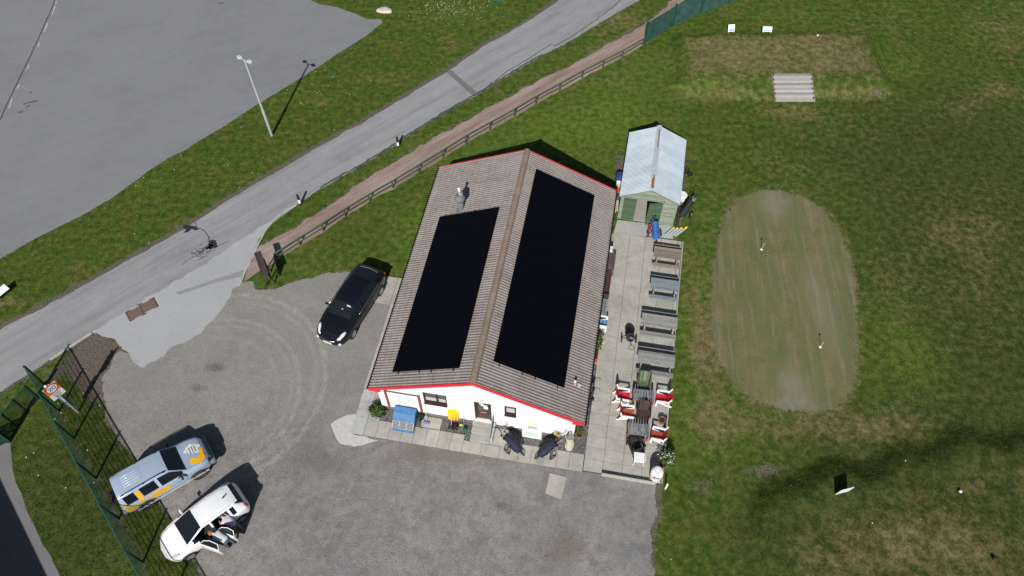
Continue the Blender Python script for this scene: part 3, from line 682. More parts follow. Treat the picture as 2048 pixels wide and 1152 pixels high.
for s, u0, u1, v0, v1, nv in ((-1, .735, 4.06, .75, 10.40, 8), (1, .62, 3.95, 1.33, 13.37, 10)):
    arr = bpy.data.objects.new('solar_array', None); COL.objects.link(arr); arr.parent = club
    ex = Vector((s*CT, 0, -ST)); ez = Vector((s*ST, 0, CT)); ey = ez.cross(ex)
    R = Matrix((ex, ey, ez)).transposed()
    for i in range(2):
        for j in range(nv):
            d = u0/CT + (i+.5)*(u1-u0)/CT/2; vv = v0+(j+.5)*(v1-v0)/nv
            o = link('panel', pm, arr); o.matrix_local = Matrix.Translation(rp(s, d, vv, .10)) @ R.to_4x4()
    for i in range(2):
        for e in (.18, .82):
            dd = u0/CT+(i+e)*(u1-u0)/CT/2
            MB().bar(rp(s, dd, v0-.12, .075), rp(s, dd, v1+.12, .075), .04, .045).build('mounting_rail', M_SFRAME, arr)
# flue
fl = bpy.data.objects.new('flue', None); COL.objects.link(fl); fl.parent = club; fl.location = (-3.0, 10.80, 3.10)
MB().lathe([(.165, 0), (.165, .62), (.15, .625), (.15, .72), (.165, .73)], n=20).build('flue_pipe', M_GALV, fl, 40)
MB().lathe([(.17, .725), (.27, .95), (.275, 1.0), (.20, 1.22), (.19, 1.30), (.17, 1.30), (.15, 1.12)], n=20).build('flue_cowl', M_GALV, fl, 40)
MB().lathe([(.07, 1.10), (.07, 1.44), (.085, 1.45), (.085, 1.50), (.0, 1.53)], (-.07, .22, 0), n=14).build('flue_cap', mat('white_cap', (.7, .72, .72), .5), fl, 40)
MB().lathe([(.24, -.12), (.22, .06), (.168, .10)], n=20).build('flue_collar', mat('lead_flashing', (.10, .10, .105), .6), fl, 40)
vp = MB().lathe([(.055, -.1), (.055, .18)], (4.45, 1.76, 2.49), n=14).build('vent_pipe', mat('white_pipe', (.75, .75, .75), .5), club, 40)
MB().lathe([(.057, .18), (.057, .25)], (4.45, 1.76, 2.49), n=14).build('red_band', M_RED, vp, 40)
MB().lathe([(.057, .25), (.06, .34), (.052, .36)], (4.45, 1.76, 2.49), n=14).build('pipe_top', mat('white_pipe', (.75, .75, .75)), vp, 40)
MB().lathe([(.058, .08), (.058, .13)], (4.45, 1.76, 2.49), n=14).build('red_band', M_RED, vp, 40)
MB().box((4.66, 1.78, 2.47), (.17, .16, .05), R=Matrix.Rotation(TH, 3, 'Y')).build('flashing_patch', mat('zinc_patch', (.45, .46, .47), .5), vp)
# fixtures on the front wall
vb = MB().box((3.97, WV0-.03, .62), (.34, .09, .46)).build('wall_vent', mat('grey_vent', (.30, .30, .29), .6), club)
MB().box((3.97, WV0-.085, .52), (.30, .05, .20)).build('vent_plate', mat('yellow_plate', (.70, .58, .03), .5), vb)
MB().lathe([(.075, 0), (.075, .02), (.05, .02), (.05, .0)], (4.49, WV0-.001, .68), 16, Matrix.Rotation(RAD(90), 3, 'X')).build('wall_roundel', mat('grey_roundel', (.25, .25, .25), .5), club)

# concrete steps and handrail at the door
st = thing('door_steps', 'pale concrete steps up to the dark brown clubhouse door', 'steps', bw(.35, 0), BYAW)
for i, (va, vb_, h) in enumerate(((-.88, -.55, .20), (-.55, -.22, .40), (-.22, .05, .60))):
    MB().box((0, (va+vb_)/2, h/2), (.98, vb_-va-.004, h)).build('step', M_CONC, st, bevel=.01)
MB().box((.56, -.40, .31), (.10, .90, .62)).build('cheek_wall', mat('pale_concrete', (.40, .39, .35), .85, .15), st)
hr = thing('handrail', 'blue-grey metal handrail beside the concrete door steps', 'handrail', bw(.86, 0), BYAW)
hm = mat('blue_grey_paint', (.17, .22, .27), .45, .15)
MB().tube([(0, .04, 1.45), (0, -.2, 1.45), (0, -.78, 1.0), (0, -.88, .95), (0, -.90, .82)], .022, 8).build('rail', hm, hr, True)
MB().tube([(0, .04, 1.05), (0, -.2, 1.05), (0, -.80, .6)], .018, 8).build('lower_rail', hm, hr, True)
for y, z in ((-.14, 1.44), (-.82, .97)): MB().cyl((0, y, 0.0), (0, y, z), .022, n=8).build('post', hm, hr, True)

# ================================================================ slabs and beds round the clubhouse
def slab_mat(name, c, rand):
    n = NT(name); v = n.coord('World')
    st = n.noise(v, 1.1, 5, .65, .6); mid = n.noise(v, 5, 5, .7); fine = n.noise(v, 30, 4, .75)
    col = n.ramp(st, [(.36, tuple(x*.84 for x in c)), (.5, c), (.64, tuple(x*1.10 for x in c))])
    col = n.mix(n.ramp(mid, [(.52, 0), (.66, .45)]), col, (.235, .215, .175))
    col = n.mix(1, col, n.ramp(fine, [(.36, .86), (.5, 1), (.64, 1.14)]), 'MULTIPLY')
    o_ = n.n('ShaderNodeObjectInfo').outputs['Random']
    col = n.mix(1, col, n.ramp(o_, [(0, 1-rand), (1, 1+rand)]), 'MULTIPLY')
    n.color(col); n.rough(.85); n.bump(fine, .3, .01); return n.m
M_SLAB = slab_mat('paving_slab', (.345, .332, .295), .055)
M_BED = mat('sand_joint', (.085, .078, .062), .95, .25, 6)
n = NT('stone_chippings'); v = n.coord('World')
cell = n.n('ShaderNodeTexVoronoi'); n.l(v, cell.inputs['Vector']); cell.inputs['Scale'].default_value = 26
cc = n.ramp(cell.outputs['Color'], [(.1, (.075, .072, .075)), (.5, (.16, .155, .155)), (.9, (.30, .29, .28))])
n.color(n.mix(1, cc, n.ramp(cell.outputs['Distance'], [(.2, 1.1), (.7, .45)]), 'MULTIPLY')); n.rough(.85); n.bump(cell.outputs['Distance'], 1.0, -.03); M_CHIP = n.m
pav = bpy.data.objects.new('patio_paving', None); COL.objects.link(pav); struct(pav); pav.location = BO; pav.rotation_euler = (0, 0, BYAW)
slab_cache = {}
rsl = random.Random(11)
def slab(u0, u1, v0, v1, z=.035, m=M_SLAB):
    key = (round(u1-u0, 3), round(v1-v0, 3), m.name)
    if key not in slab_cache:
        a, b = u1-u0-.014, v1-v0-.014; q = MB()
        c = .006
        P = [(-a/2, -b/2), (a/2, -b/2), (a/2, b/2), (-a/2, b/2)]; I = [(x*(1-2*c/a), y*(1-2*c/b)) for x, y in P]
        q.add([(x, y, -.04) for x, y in P]+[(x, y, -c) for x, y in P]+[(x, y, 0) for x, y in I],
              [(0, 1, 5, 4), (1, 2, 6, 5), (2, 3, 7, 6), (3, 0, 4, 7), (4, 5, 9, 8), (5, 6, 10, 9), (6, 7, 11, 10), (7, 4, 8, 11), (8, 9, 10, 11)])
        slab_cache[key] = q.mesh('slab', m)
    o = link('slab', slab_cache[key], pav)
    o.location = ((u0+u1)/2, (v0+v1)/2, z+rsl.uniform(-.004, .003)); o.rotation_euler = (rsl.uniform(-.003, .003), rsl.uniform(-.003, .003), rsl.uniform(-.004, .004))
def bsheet(name, pts, z, m, amp=.03, seed=0):
    return sheet(name, dens([tuple(bw(u, v).to_2d()) for u, v in pts], .2, amp, seed, sc=2), z, m)
bsheet('slab_bed', [(5.40, -1.42), (9.10, -1.42), (9.22, 6), (9.36, 13.3), (5.44, 13.22)], .010, M_BED, .03, 3)
bsheet('slab_bed', [(-6.05, .95), (-4.75, .95), (-4.75, -.58), (-.45, -.58), (-.45, -.86), (2.48, -.86), (2.48, -.56), (5.42, -.56), (5.42, -1.38), (-.4, -1.5), (-5.9, -1.52)], .010, M_BED, .01, 4)
cols = [5.42, 6.335, 7.25, 8.165, 9.08]
for i in range(24):
    v0 = -1.36+i*.61
    for a, b in zip(cols[:-1], cols[1:]): slab(a, b, v0, v0+.61)
    if i > 4: slab(9.08, 9.19+.006*i, v0, v0+.61, .03)
u = -5.35
for i in range(8): slab(u+i*.6125, u+(i+1)*.6125, -1.5, -.6)
for a, b, va, vb_ in ((-.45, .46, -1.49, -.88), (.46, 1.37, -1.49, -.88), (1.37, 2.27, -1.48, -.88), (2.27, 2.89, -1.48, -.58), (2.89, 3.50, -1.47, -.57), (3.50, 4.12, -1.46, -.56), (4.12, 4.72, -1.45, -.56), (4.72, 5.40, -1.44, -.56)):
    slab(a, b, va, vb_)
M_SLAB2 = slab_mat('paving_slab_pale', (.385, .39, .375), .07)
for a, b, va, vb_ in ((-6.0, -5.35, -.55, .25), (-6.0, -5.35, -1.5, -.55), (-5.35, -4.78, -.6, .25), (-6.02, -5.35, .25, .95), (-5.35, -4.79, .25, .95)):
    slab(a, b, va, vb_, .034, M_SLAB2)
for a, b in ((-6.98, -6.1), (-6.1, -5.2)):
    for va, vb_ in ((6.1, 7.0), (7.0, 7.9)): slab(a, b, va, vb_)
# plain concrete margin along the west wall
mg = thing('concrete_margin', 'narrow concrete margin along the west wall of the clubhouse', 'margin', bw(0, 0), BYAW)
for i in range(6): MB().box((-5.42, .99+.855*(i+.5), .01), (1.24, .845, .05)).build('concrete_bay', mat('margin_concrete', (.36, .335, .285), .85, .18, 3, rand=.07, bump=.4), mg, bevel=.006)
bsheet('gravel_bed', [(-5.30, -.02), (-4.70, .1), (5.42, .1), (5.42, -.60), (2.4, -.62), (2.4, -.92), (-.5, -.92), (-.5, -.62), (-4.75, -.63)], .007, M_CHIP, .02, 5)
bsheet('gravel_bed', [(4.72, -.56), (5.43, -.56), (5.43, 4.6), (4.72, 4.6)], .0085, M_CHIP, .02, 6)
bsheet('concrete_strip', [(4.72, 4.4), (5.43, 4.4), (5.44, 13.2), (4.72, 13.2)], .012, mat('grey_concrete_strip', (.27, .265, .25), .9, .2, 3), .01, 7)
pads = [(-2.72, -1.72, -.57, .03), (.92, 1.66, -.87, .03)]
for a, b, va, vb_ in pads:
    slab(a, b, va, vb_, .030, mat('pale_pad', (.36, .345, .30), .85, .22, 3, bump=.4))
bsheet('cement_spill', [(-7.05, -1.2), (-6.75, -1.7), (-6.3, -2.1), (-5.6, -2.15), (-5.0, -1.85), (-4.5, -1.62), (-5.2, -1.5), (-5.9, -1.5), (-6.02, -.5), (-6.3, -.55)], .018, mat('pale_cement', (.46, .45, .42), .9, .15, 5, bump=.5, bscale=20), .12, 8)
o = sheet('shed_forecourt', dens([(5.888, 27.159), (7.793, 27.004), (9.333, 26.777), (9.454, 27.746), (6.207, 28.213)], .2, .05, 14), .012, mat('forecourt_concrete', (.33, .33, .32), .9, .14, 4, bump=.4))
# loose slab lying in the yard
ls = MB().prism([(x, y) for x, y in [(1.773, 12.748), (2.560, 12.526), (2.243, 11.475), (1.534, 11.784)]], .0, .032).build('loose_paving_slab', M_SLAB, None, bevel=.005)
tag(ls, 'single pale paving slab lying alone in the gravel yard', 'slab')
# kerb upstand along the front edge of the patio
up = thing('patio_kerb', 'low concrete kerb along the front edge of the patio', 'kerb', bw(0, 0), BYAW)
for i in range(3): MB().box((6.30+.85*(i+.5), -1.44, .115), (.845, .07, .25)).build('kerb_stone', M_KERB, up, bevel=.008)
ed = thing('patio_edging', 'thin concrete edging between the patio slabs and the grass', 'edging', bw(0, 0), BYAW)
for i in range(16):
    a = Vector((9.14+.016*i, -1.35+i*.915, .02)); b = Vector((9.156+.016*i, -1.35+(i+1)*.915-.01, .02))
    MB().bar(a, b, .05, .08).build('edging_stone', M_KERB, ed)

# ================================================================ garden shed
SO = Vector((7.784, 27.8776, 0)); SYAW = -0.198978
SA = Vector((math.cos(SYAW), math.sin(SYAW), 0)); SB = Vector((-math.sin(SYAW), math.cos(SYAW), 0))
def sw(u, v, z=0): return SO+SA*u+SB*v+Vector((0, 0, z))
shed = thing('timber_shed', 'green weatherboard shed with pale corrugated metal roof and rusty ridge', 'shed', SO, SYAW)
n = NT('faded_green_board'); v = n.coord('Object')
f = n.noise(n.mapping(v, (1.2, 3, 9)), 2.2, 5, .7); fine = n.noise(n.mapping(v, (4, 6, 60)), 2, 4, .7)
col = n.ramp(f, [(.37, (.125, .160, .112)), (.5, (.180, .215, .160)), (.63, (.28, .31, .245))])
col = n.mix(1, col, n.ramp(n.rnd(), [(0, .82), (1, 1.18)]), 'MULTIPLY')
n.color(col); n.rough(.8); n.bump(fine, .4, .01); M_GBOARD = n.m
M_GDOOR = mat('dark_green_door', (.052, .098, .054), .7, .18, 3, stretch=(1, 3, 6))
n = NT('corrugated_sheet'); v = n.coord('Object')
f = n.noise(v, 1.6, 4, .6)
n.color(n.mix(1, n.ramp(f, [(.35, (.355, .425, .485)), (.65, (.43, .50, .555))]), n.ramp(n.rnd(), [(0, .95), (1, 1.05)]), 'MULTIPLY')); n.rough(.5); n.b.inputs['Metallic'].default_value = .25; M_CORR = n.m
n = NT('rusty_ridge'); v = n.coord('Object')
n.color(n.ramp(n.noise(v, 7, 5, .7), [(.3, (.16, .055, .022)), (.5, (.33, .125, .045)), (.7, (.45, .22, .09))])); n.rough(.85); M_RUST = n.m
n = NT('white_flake_ridge'); v = n.coord('Object')
n.color(n.ramp(n.noise(v, 4, 5, .7), [(.4, (.36, .43, .49)), (.6, (.42, .49, .55))])); n.rough(.6); M_CAP = n.m
SHW, SL0, SL1, SHE, SHR, SRW, SRL = 1.577, .136, 5.03, 2.18, 3.00, 1.695, 5.16
def szr(u): return SHR-.05-abs(u)*(SHR-SHE)/SRW
OU0, OU1, OZ = -1.42, .80, 1.97
BH = .142
def shed_boards(v, sgn, opening):
    z = .08; i = 0
    while z < SHR-.08:
        z1 = min(z+BH, SHR)
        segs = [(-SHW, SHW)] if not (opening and z < OZ-.02) else [(-SHW, OU0-.06), (OU1+.06, SHW)]
        for a, b in segs:
            # cut to the roof slope
            lim = lambda zz: (SHR-.05-zz)/((SHR-SHE)/SRW)
            lo, hi = lim(z), lim(min(z1, SHR-.06))
            if lo <= .03: continue
            A0, B0 = max(a, -lo), min(b, lo); A1, B1 = max(a, -max(hi, .01)), min(b, max(hi, .01))
            if A0 >= B0: continue
            q = MB(); y0, y1 = v, v-sgn*.022
            q.add([(A0, y1, z), (B0, y1, z), (B1, v-sgn*.006, z1), (A1, v-sgn*.006, z1), (A0, y0, z), (B0, y0, z), (B1, y0, z1), (A1, y0, z1)],
                  [(0, 1, 2, 3), (4, 7, 6, 5), (0, 4, 5, 1), (3, 2, 6, 7), (1, 5, 6, 2), (0, 3, 7, 4)])
            q.build('board', M_GBOARD, shed)
        z = z1
shed_boards(SL0, 1, True); shed_boards(SL1, -1, False)
for s in (-1, 1):
    z = .08
    while z < SHE-.1:
        MB().box((s*(SHW+.008), (SL0+SL1)/2, z+BH/2), (.02, SL1-SL0-.02, BH-.006), R=Matrix.Rotation(-s*.09, 3, 'Y')).build('board', M_GBOARD, shed)
        z += BH
MB().box((0, (SL0+SL1)/2, .03), (2*SHW-.06, SL1-SL0-.06, .09)).build('floor', mat('shed_floor', (.30, .275, .25), .9, .15, 4), shed)
fr = MB()
for a, b, c, d in ((OU0-.06, OU0, .08, OZ+.06), (OU1, OU1+.06, .08, OZ+.06), (OU0-.06, OU1+.06, OZ, OZ+.06)): fr.box(((a+b)/2, SL0-.01, (c+d)/2), (b-a, .07, d-c))
for s in (-1, 1): fr.box((s*(SHW-.0), SL0-.015, 1.08), (.07, .05, 2.1))
fr.build('trim', mat('pale_green_trim', (.20, .25, .18), .8, .2, 6), shed)
def leaf(u, ang, wd, hinge):
    d = bpy.data.objects.new('door', None); COL.objects.link(d); d.parent = shed; d.location = (u, SL0-.03, .10); d.rotation_euler = (0, 0, ang)
    k = 6; bwid = wd/k
    for i in range(k): MB().box((hinge*(i+.5)*bwid, 0, .92), (bwid-.006, .028, 1.84)).build('door_board', M_GDOOR, d)
    for z in (.3, 1.5, .92): MB().box((hinge*wd/2, -.022, z), (wd-.04, .016, .10)).build('ledge', mat('ledge_green', (.07, .12, .065), .7, .2, 5), d)
    return d
leaf(OU0, 0.0, .74, 1); leaf(OU1, RAD(14), .80, -1)
# corrugated sheets
STH = math.atan((SHR-SHE)/SRW); SCT, SST = math.cos(STH), math.sin(STH); SSL = SRW/SCT
for s in (-1, 1):
    for k in range(8):
        q = MB(); v0, v1 = k*SRL/8-.01, (k+1)*SRL/8+.015; m_ = 40
        vs = []
        for d in (0, SSL+.02):
            for i in range(m_+1):
                vv = v0+(v1-v0)*i/m_; h = .026*math.sin(vv/.10*2*math.pi)+.004*(k % 2)
                vs.append((s*(d*SCT+h*SST), vv, SHR-d*SST+h*SCT))
        q.add(vs, [(i, m_+1+i, m_+2+i, i+1) for i in range(m_)])
        q.build('roof_sheet', M_CORR, shed, True)
    for v in (.01, SRL-.01):
        MB().bar((0, v, SHR-.09), (s*SRW, v, SHE-.09), .03, .12, (0, 0, 1)).build('verge_board', M_GBOARD, shed)
for a, b, m_, w1, w2 in ((.10, 1.15, M_RUST, .075, .085), (1.12, 1.9, M_CAP, .15, .17), (1.88, 3.30, M_CAP, .12, .14), (3.28, 4.85, M_RUST, .08, .07), (4.82, 5.18, M_CAP, .16, .15)):
    q = MB()
    q.add([(-w1, a, SHR-.010), (0, a, SHR+.055), (w2, a, SHR-.020), (-w1*1.15, b, SHR-.010), (0.01, b, SHR+.057), (w2*.9, b, SHR-.015)], [(0, 1, 4, 3), (1, 2, 5, 4)])
    q.build('ridge_cap', m_, shed)
q = MB(); q.add([(-.16, .9, SHR-.022), (.02, .9, SHR+.047), (.02, 5.15, SHR+.047), (-.17, 5.15, SHR-.027)], [(0, 1, 2, 3)]); q.build('ridge_cap', M_CAP, shed)

# ---------------------------------------------------------------- things beside the shed
M_BLUEP = mat('blue_plastic', (.02, .045, .19), .45, .2, 5)
def barrel(name, loc, r, h, m, label, cat='barrel'):
    t = thing(name, label, cat, loc)
    MB().lathe([(r*.88, 0), (r, .05), (r*1.0, h*.3), (r*1.05, h*.33), (r, h*.36), (r, h*.63), (r*1.05, h*.66), (r, h*.69), (r*.9, h*.97), (r*.86, h)], n=18).build('drum', m, t, 40)
    MB().lathe([(r*.80, h), (r*.8, h+.02), (r*.2, h+.03), (r*.18, h+.06), (.01, h+.06)], n=16).build('lid', m, t, 40)
    return t
barrel('barrel', sw(-1.86, 3.0), .25, .75, M_BLUEP, 'dark blue plastic barrel between the shed and the clubhouse corner')
def crate(name, loc, rz, d, m, label, cat='crate'):
    t = thing(name, label, cat, loc, rz); x, y, z = d; w_ = .025
    MB().box((0, 0, .02), (x, y, .04)).build('base', m, t)
    for s in (-1, 1):
        MB().box((s*(x/2-w_/2), 0, z/2+.02), (w_, y, z-.04)).build('side', m, t)
        MB().box((0, s*(y/2-w_/2), z/2+.02), (x-2*w_, w_, z-.04)).build('side', m, t)
    MB().box((0, 0, z*.72), (x-2*w_-.02, y-2*w_-.02, .05)).build('contents', m, t, bevel=.02)
    return t
crate('crate', sw(-1.83, 2.48), SYAW, (.32, .42, .5), mat('white_crate', (.6, .6, .58), .6), 'white box behind the orange crate beside the shed')
crate('crate', sw(-1.86, 2.02), SYAW+.3, (.36, .34, .45), mat('orange_crate', (.55, .10, .025), .6, .2), 'small orange crate by the rear corner of the clubhouse roof')
barrel('bucket', sw(-1.80, 1.62), .15, .38, mat('slate_blue_plastic', (.05, .08, .14), .5), 'slate blue bucket beside the front corner of the shed', 'bucket')
bo_ = thing('plank_pile', 'weathered white and yellow planks lying beside the shed wall', 'planks', sw(-1.80, .95), SYAW)
for i, (x, c) in enumerate(((-.10, (.5, .49, .44)), (.0, (.50, .42, .20)), (.09, (.46, .45, .42)))):
    MB().box((x, .05*i, .05+.02*i), (.075, 1.0-.1*i, .07), rz=.03*i).build('plank', mat('plank_%d' % i, c, .8, .2), bo_)
tb = thing('storage_tub', 'white octagonal plastic lid on a tub right of the shed', 'tub', (10.15, 29.70, 0))
wm = mat('white_plastic', (.72, .73, .73), .45, .06)
MB().lathe([(.24, 0), (.27, .50)], n=8).build('tub_body', wm, tb)
MB().lathe([(.32, .50), (.33, .54), (.28, .57), (.27, .585)], n=8).build('lid', wm, tb)
pk = thing('timber_baulk', 'long dark timber lying along the right side wall of the shed', 'timber', sw(1.93, 2.4), SYAW)
dk = mat('tarred_timber', (.035, .033, .035), .8, .4, 5)
MB().box((-.02, -.1, .12), (.16, 4.2, .24)).build('beam', dk, pk, bevel=.01); MB().box((.12, -.6, .06), (.10, 2.9, .12)).build('plank', mat('grey_timber', (.11, .105, .10), .85, .3), pk)
sc = thing('scrap_heap', 'tangle of dark scrap metal beside the right shed wall', 'scrap', sw(2.13, 4.7))
rr = random.Random(9)
for i in range(7): MB().tube([(rr.uniform(-.2, .3), rr.uniform(-.5, .5), .03+rr.random()*.2) for _ in range(4)], .014, 5).build('bent_tube', M_BLACK, sc)
MB().lathe([(.16, 0), (.17, .03), (.15, .05), (.04, .05)], (.22, -.25, .05), 14).build('old_wheel', M_BLACK, sc)
# drainage tubes with yellow ends
for i, (b, t) in enumerate((((8.90, 27.02), (9.47, 27.55)), ((9.08, 27.00), (9.68, 27.52)), ((9.28, 26.98), (9.92, 27.54)), ((9.47, 26.95), (10.22, 27.60)))):
    nm = ['first, nearest the shed', 'second from the shed', 'third from the shed', 'outermost, on the grass side'][i]
    p0, p1 = Vector((*b, .07)), Vector((*t, .07)); L = (p1-p0).length
    g = thing('grey_pole', 'grey pole with yellow tip lying by the shed, %s' % nm, 'pole', (p0.x, p0.y, 0), math.atan2(p1.y-p0.y, p1.x-p0.x), 'grey poles with yellow tips by the shed')
    MB().cyl((0, 0, .075), (L*.84, 0, .075), .07, n=12).build('shaft', mat('grey_pole_paint', (.36, .38, .40), .5, .08), g, 40)
    MB().cyl((L*.84, 0, .075), (L, 0, .075), .074, n=12).build('tip', mat('yellow_tip', (.75, .55, .02), .5), g, 40)

# ================================================================ patio furniture
def wood(name, c, rand=.24, var=.42):
    if name in MATS: return MATS[name]
    n = NT(name); v = n.coord('Object')
    g = n.noise(n.mapping(v, (1.5, 14, 14)), 3, 5, .7)
    col = n.ramp(g, [(.3, tuple(x*(1-var) for x in c)), (.7, tuple(x*(1+var) for x in c))])
    col = n.mix(1, col, n.ramp(n.rnd(), [(0, 1-rand), (1, 1+rand)]), 'MULTIPLY')
    n.color(col); n.rough(.8); n.bump(g, .3, .008)
    return n.m
def picnic(u, v, L, m, label, rz=0):
    t = thing('picnic_table', label, 'picnic table', bw(u, v, .035), BYAW+rz, 'wooden picnic tables in a row on the patio')
    for i in range(5): MB().box((0, (i-2)*.146, .735), (L, .138, .04)).build('top_plank', m, t, bevel=.006)
    for s in (-1, 1):
        for k in range(2): MB().box((0, s*(.60+k*.125), .43), (L, .118, .04)).build('bench_plank', m, t, bevel=.006)
    for x in (-L/2+.20, L/2-.20):
        MB().box((x, 0, .69), (.09, .70, .05)).build('top_bearer', m, t)
        MB().box((x+.045, 0, .385), (.045, 1.46, .09)).build('seat_bearer', m, t)
        for s in (-1, 1): MB().bar((x, s*.20, .70), (x, s*.62, .0), .045, .10, (0, 1, 0)).build('leg', m, t)
    return t
picnic(8.485, 11.70, 1.52, wood('brown_weathered', (.215, .175, .135)), 'brownish weathered picnic table nearest the green shed')
picnic(8.475, 9.52, 1.53, wood('blue_grey_weathered', (.165, .19, .215)), 'blue-grey painted picnic table, second from the shed')
picnic(8.345, 7.14, 1.87, wood('grey_weathered', (.235, .23, .215)), 'grey weathered picnic table, third from the shed')
picnic(8.335, 4.85, 1.87, wood('grey_weathered_b', (.215, .21, .20)), 'grey weathered picnic table beside the red and white chairs')

def armchair(u, v, rz, fm, sm_, label, group='wooden garden armchairs round the slatted tables'):
    """garden armchair facing local +x"""
    t = thing('garden_armchair', label, 'armchair', bw(u, v, .035), BYAW+rz, group)
    for i in range(5): MB().box((.24-i*.105, 0, .37-i*.022), (.096, .46, .022)).build('seat_slat', sm_, t)
    for i in range(5):
        y = (i-2)*.096; MB().bar((-.22, y*.95, .26), (-.44, y*1.08, .92-.02*abs(i-2)), .086, .02, (1, 0, 0)).build('back_slat', sm_, t)
    for s in (-1, 1):
        MB().box((-.02, s*.31, .545), (.60, .11, .026)).build('armrest', fm, t, bevel=.008)
        MB().box((.25, s*.285, .27), (.085, .03, .54)).build('front_leg', fm, t)
        MB().bar((.22, s*.255, .36), (-.52, s*.255, .03), .032, .10, (0, 0, 1)).build('rear_stringer', fm, t)
        MB().bar((-.40, s*.30, .90), (-.30, s*.30, .53), .03, .07, (1, 0, 0)).build('back_post', fm, t)
        MB().bar((-.28, s*.287, .53), (-.46, s*.287, .06), .03, .06, (1, 0, 0)).build('arm_strut', fm, t)
    MB().box((.265, 0, .33), (.03, .52, .10)).build('front_rail', fm, t)
    MB().bar((-.40, -.26, .74), (-.40, .26, .74), .028, .06).build('back_rail', fm, t)
    return t
WH = mat('white_paint', (.80, .80, .79), .5, .04); RD = mat('red_slat', (.56, .012, .03), .5, .12, rand=.1); OR = mat('brick_red_slat', (.36, .055, .025), .55, .15, rand=.12)
DKB = wood('dark_brown_wood', (.050, .028, .024)); GRN = wood('green_wood', (.070, .095, .045)); BLK = wood('black_wood', (.016, .012, .012))
armchair(6.92, 2.66, 0, WH, RD, 'white and bright red armchair left of the far slatted table')
armchair(8.82, 2.88, math.pi, WH, RD, 'white and bright red armchair right of the far slatted table')
armchair(7.22, 1.78, .05, WH, OR, 'white and brick red armchair left of the near slatted table')
armchair(8.72, .86, math.pi-.08, WH, OR, 'white and brick red armchair right of the near slatted table')
armchair(7.86, 3.52, -math.pi/2, GRN, wood('mossy_slats', (.135, .165, .10), .35), 'mossy green wooden armchair behind the far slatted table')
armchair(7.96, 1.90, -math.pi/2, BLK, DKB, 'dark brown wooden armchair between the two slatted tables')
armchair(7.70, .20, math.pi/2+.55, BLK, wood('maroon_black', (.035, .018, .02)), 'black armchair turned askew in front of the near slatted table')
def slat_table(u, v, label):
    t = thing('slatted_table', label, 'table', bw(u, v, .035), BYAW+.06, 'low slatted tables between the armchairs')
    m = wood('grey_blue_slat', (.150, .165, .185), .2); fr = mat('orange_brown_frame', (.30, .065, .035), .6, .2)
    for i in range(8): MB().box((-.455+i*.13, 0, .66), (.105, .60, .025)).build('slat', m, t, bevel=.005)
    for s in (-1, 1):
        MB().box((0, s*.25, .60), (1.02, .035, .09)).build('apron', fr, t)
        MB().box((s*.48, 0, .60), (.035, .46, .09)).build('apron', fr, t)
        for q in (-1, 1): MB().box((s*.48, q*.25, .32), (.07, .07, .64)).build('leg', fr, t)
    return t
slat_table(7.87, 2.73, 'grey slatted table with orange-brown frame nearest the picnic tables')
slat_table(7.78, .88, 'grey slatted table with orange-brown frame nearest the white bin')
# white plastic chair
t = thing('plastic_chair', 'white plastic chair beside the white bin on the patio', 'chair', bw(7.95, -.44, .035), BYAW+.05)
q = MB(); q.box((0, 0, .43), (.50, .50, .03)); q.build('seat', wm, t, bevel=.02)
MB().bar((.25, -.23, .64), (.25, .23, .64), .03, .40).build('backrest', wm, t, bevel=.02)
for sx in (-1, 1):
    for sy in (-1, 1): MB().cyl((sx*.19, sy*.18, .43), (sx*.25, sy*.24, 0), .022, .016, 8).build('leg', wm, t)
# litter bin
t = thing('litter_bin', 'round white litter bin with red bands at the patio corner', 'litter bin', bw(8.80, -1.12, .035), BYAW)
MB().lathe([(.27, 0), (.285, .03), (.285, .52), (.27, .53)], n=24).build('drum', WH, t, 40)
for z in (.16, .44): MB().lathe([(.2875, z), (.2885, z+.01), (.2885, z+.03), (.2875, z+.04)], n=24).build('red_band', mat('maroon_band', (.25, .02, .05), .5), t, 40)
MB().lathe([(.29, .53), (.295, .56), (.29, .74), (.25, .86), (.17, .93), (.06, .955), (.01, .957)], n=24).build('hood', WH, t, 40)
MB().box((-.03, -.272, .68), (.26, .05, .10)).build('slot', M_BLACK, t)
MB().lathe([(.18, .935), (.19, .945), (.165, .95)], n=20).build('hood_ring', mat('pale_ring', (.6, .6, .62), .5), t, 40)
# short white post with yellow foot
t = thing('marker_post', 'short white post with yellow foot on the grass beside the bin', 'post', bw(9.31, -1.58), BYAW)
MB().cyl((0, 0, 0), (.004, .0, .14), .045, n=10).build('foot', mat('yellow_foot', (.62, .46, .05), .6), t, 40)
MB().cyl((.004, 0, .14), (.012, 0, .62), .045, n=10).build('shaft', WH, t, 40)

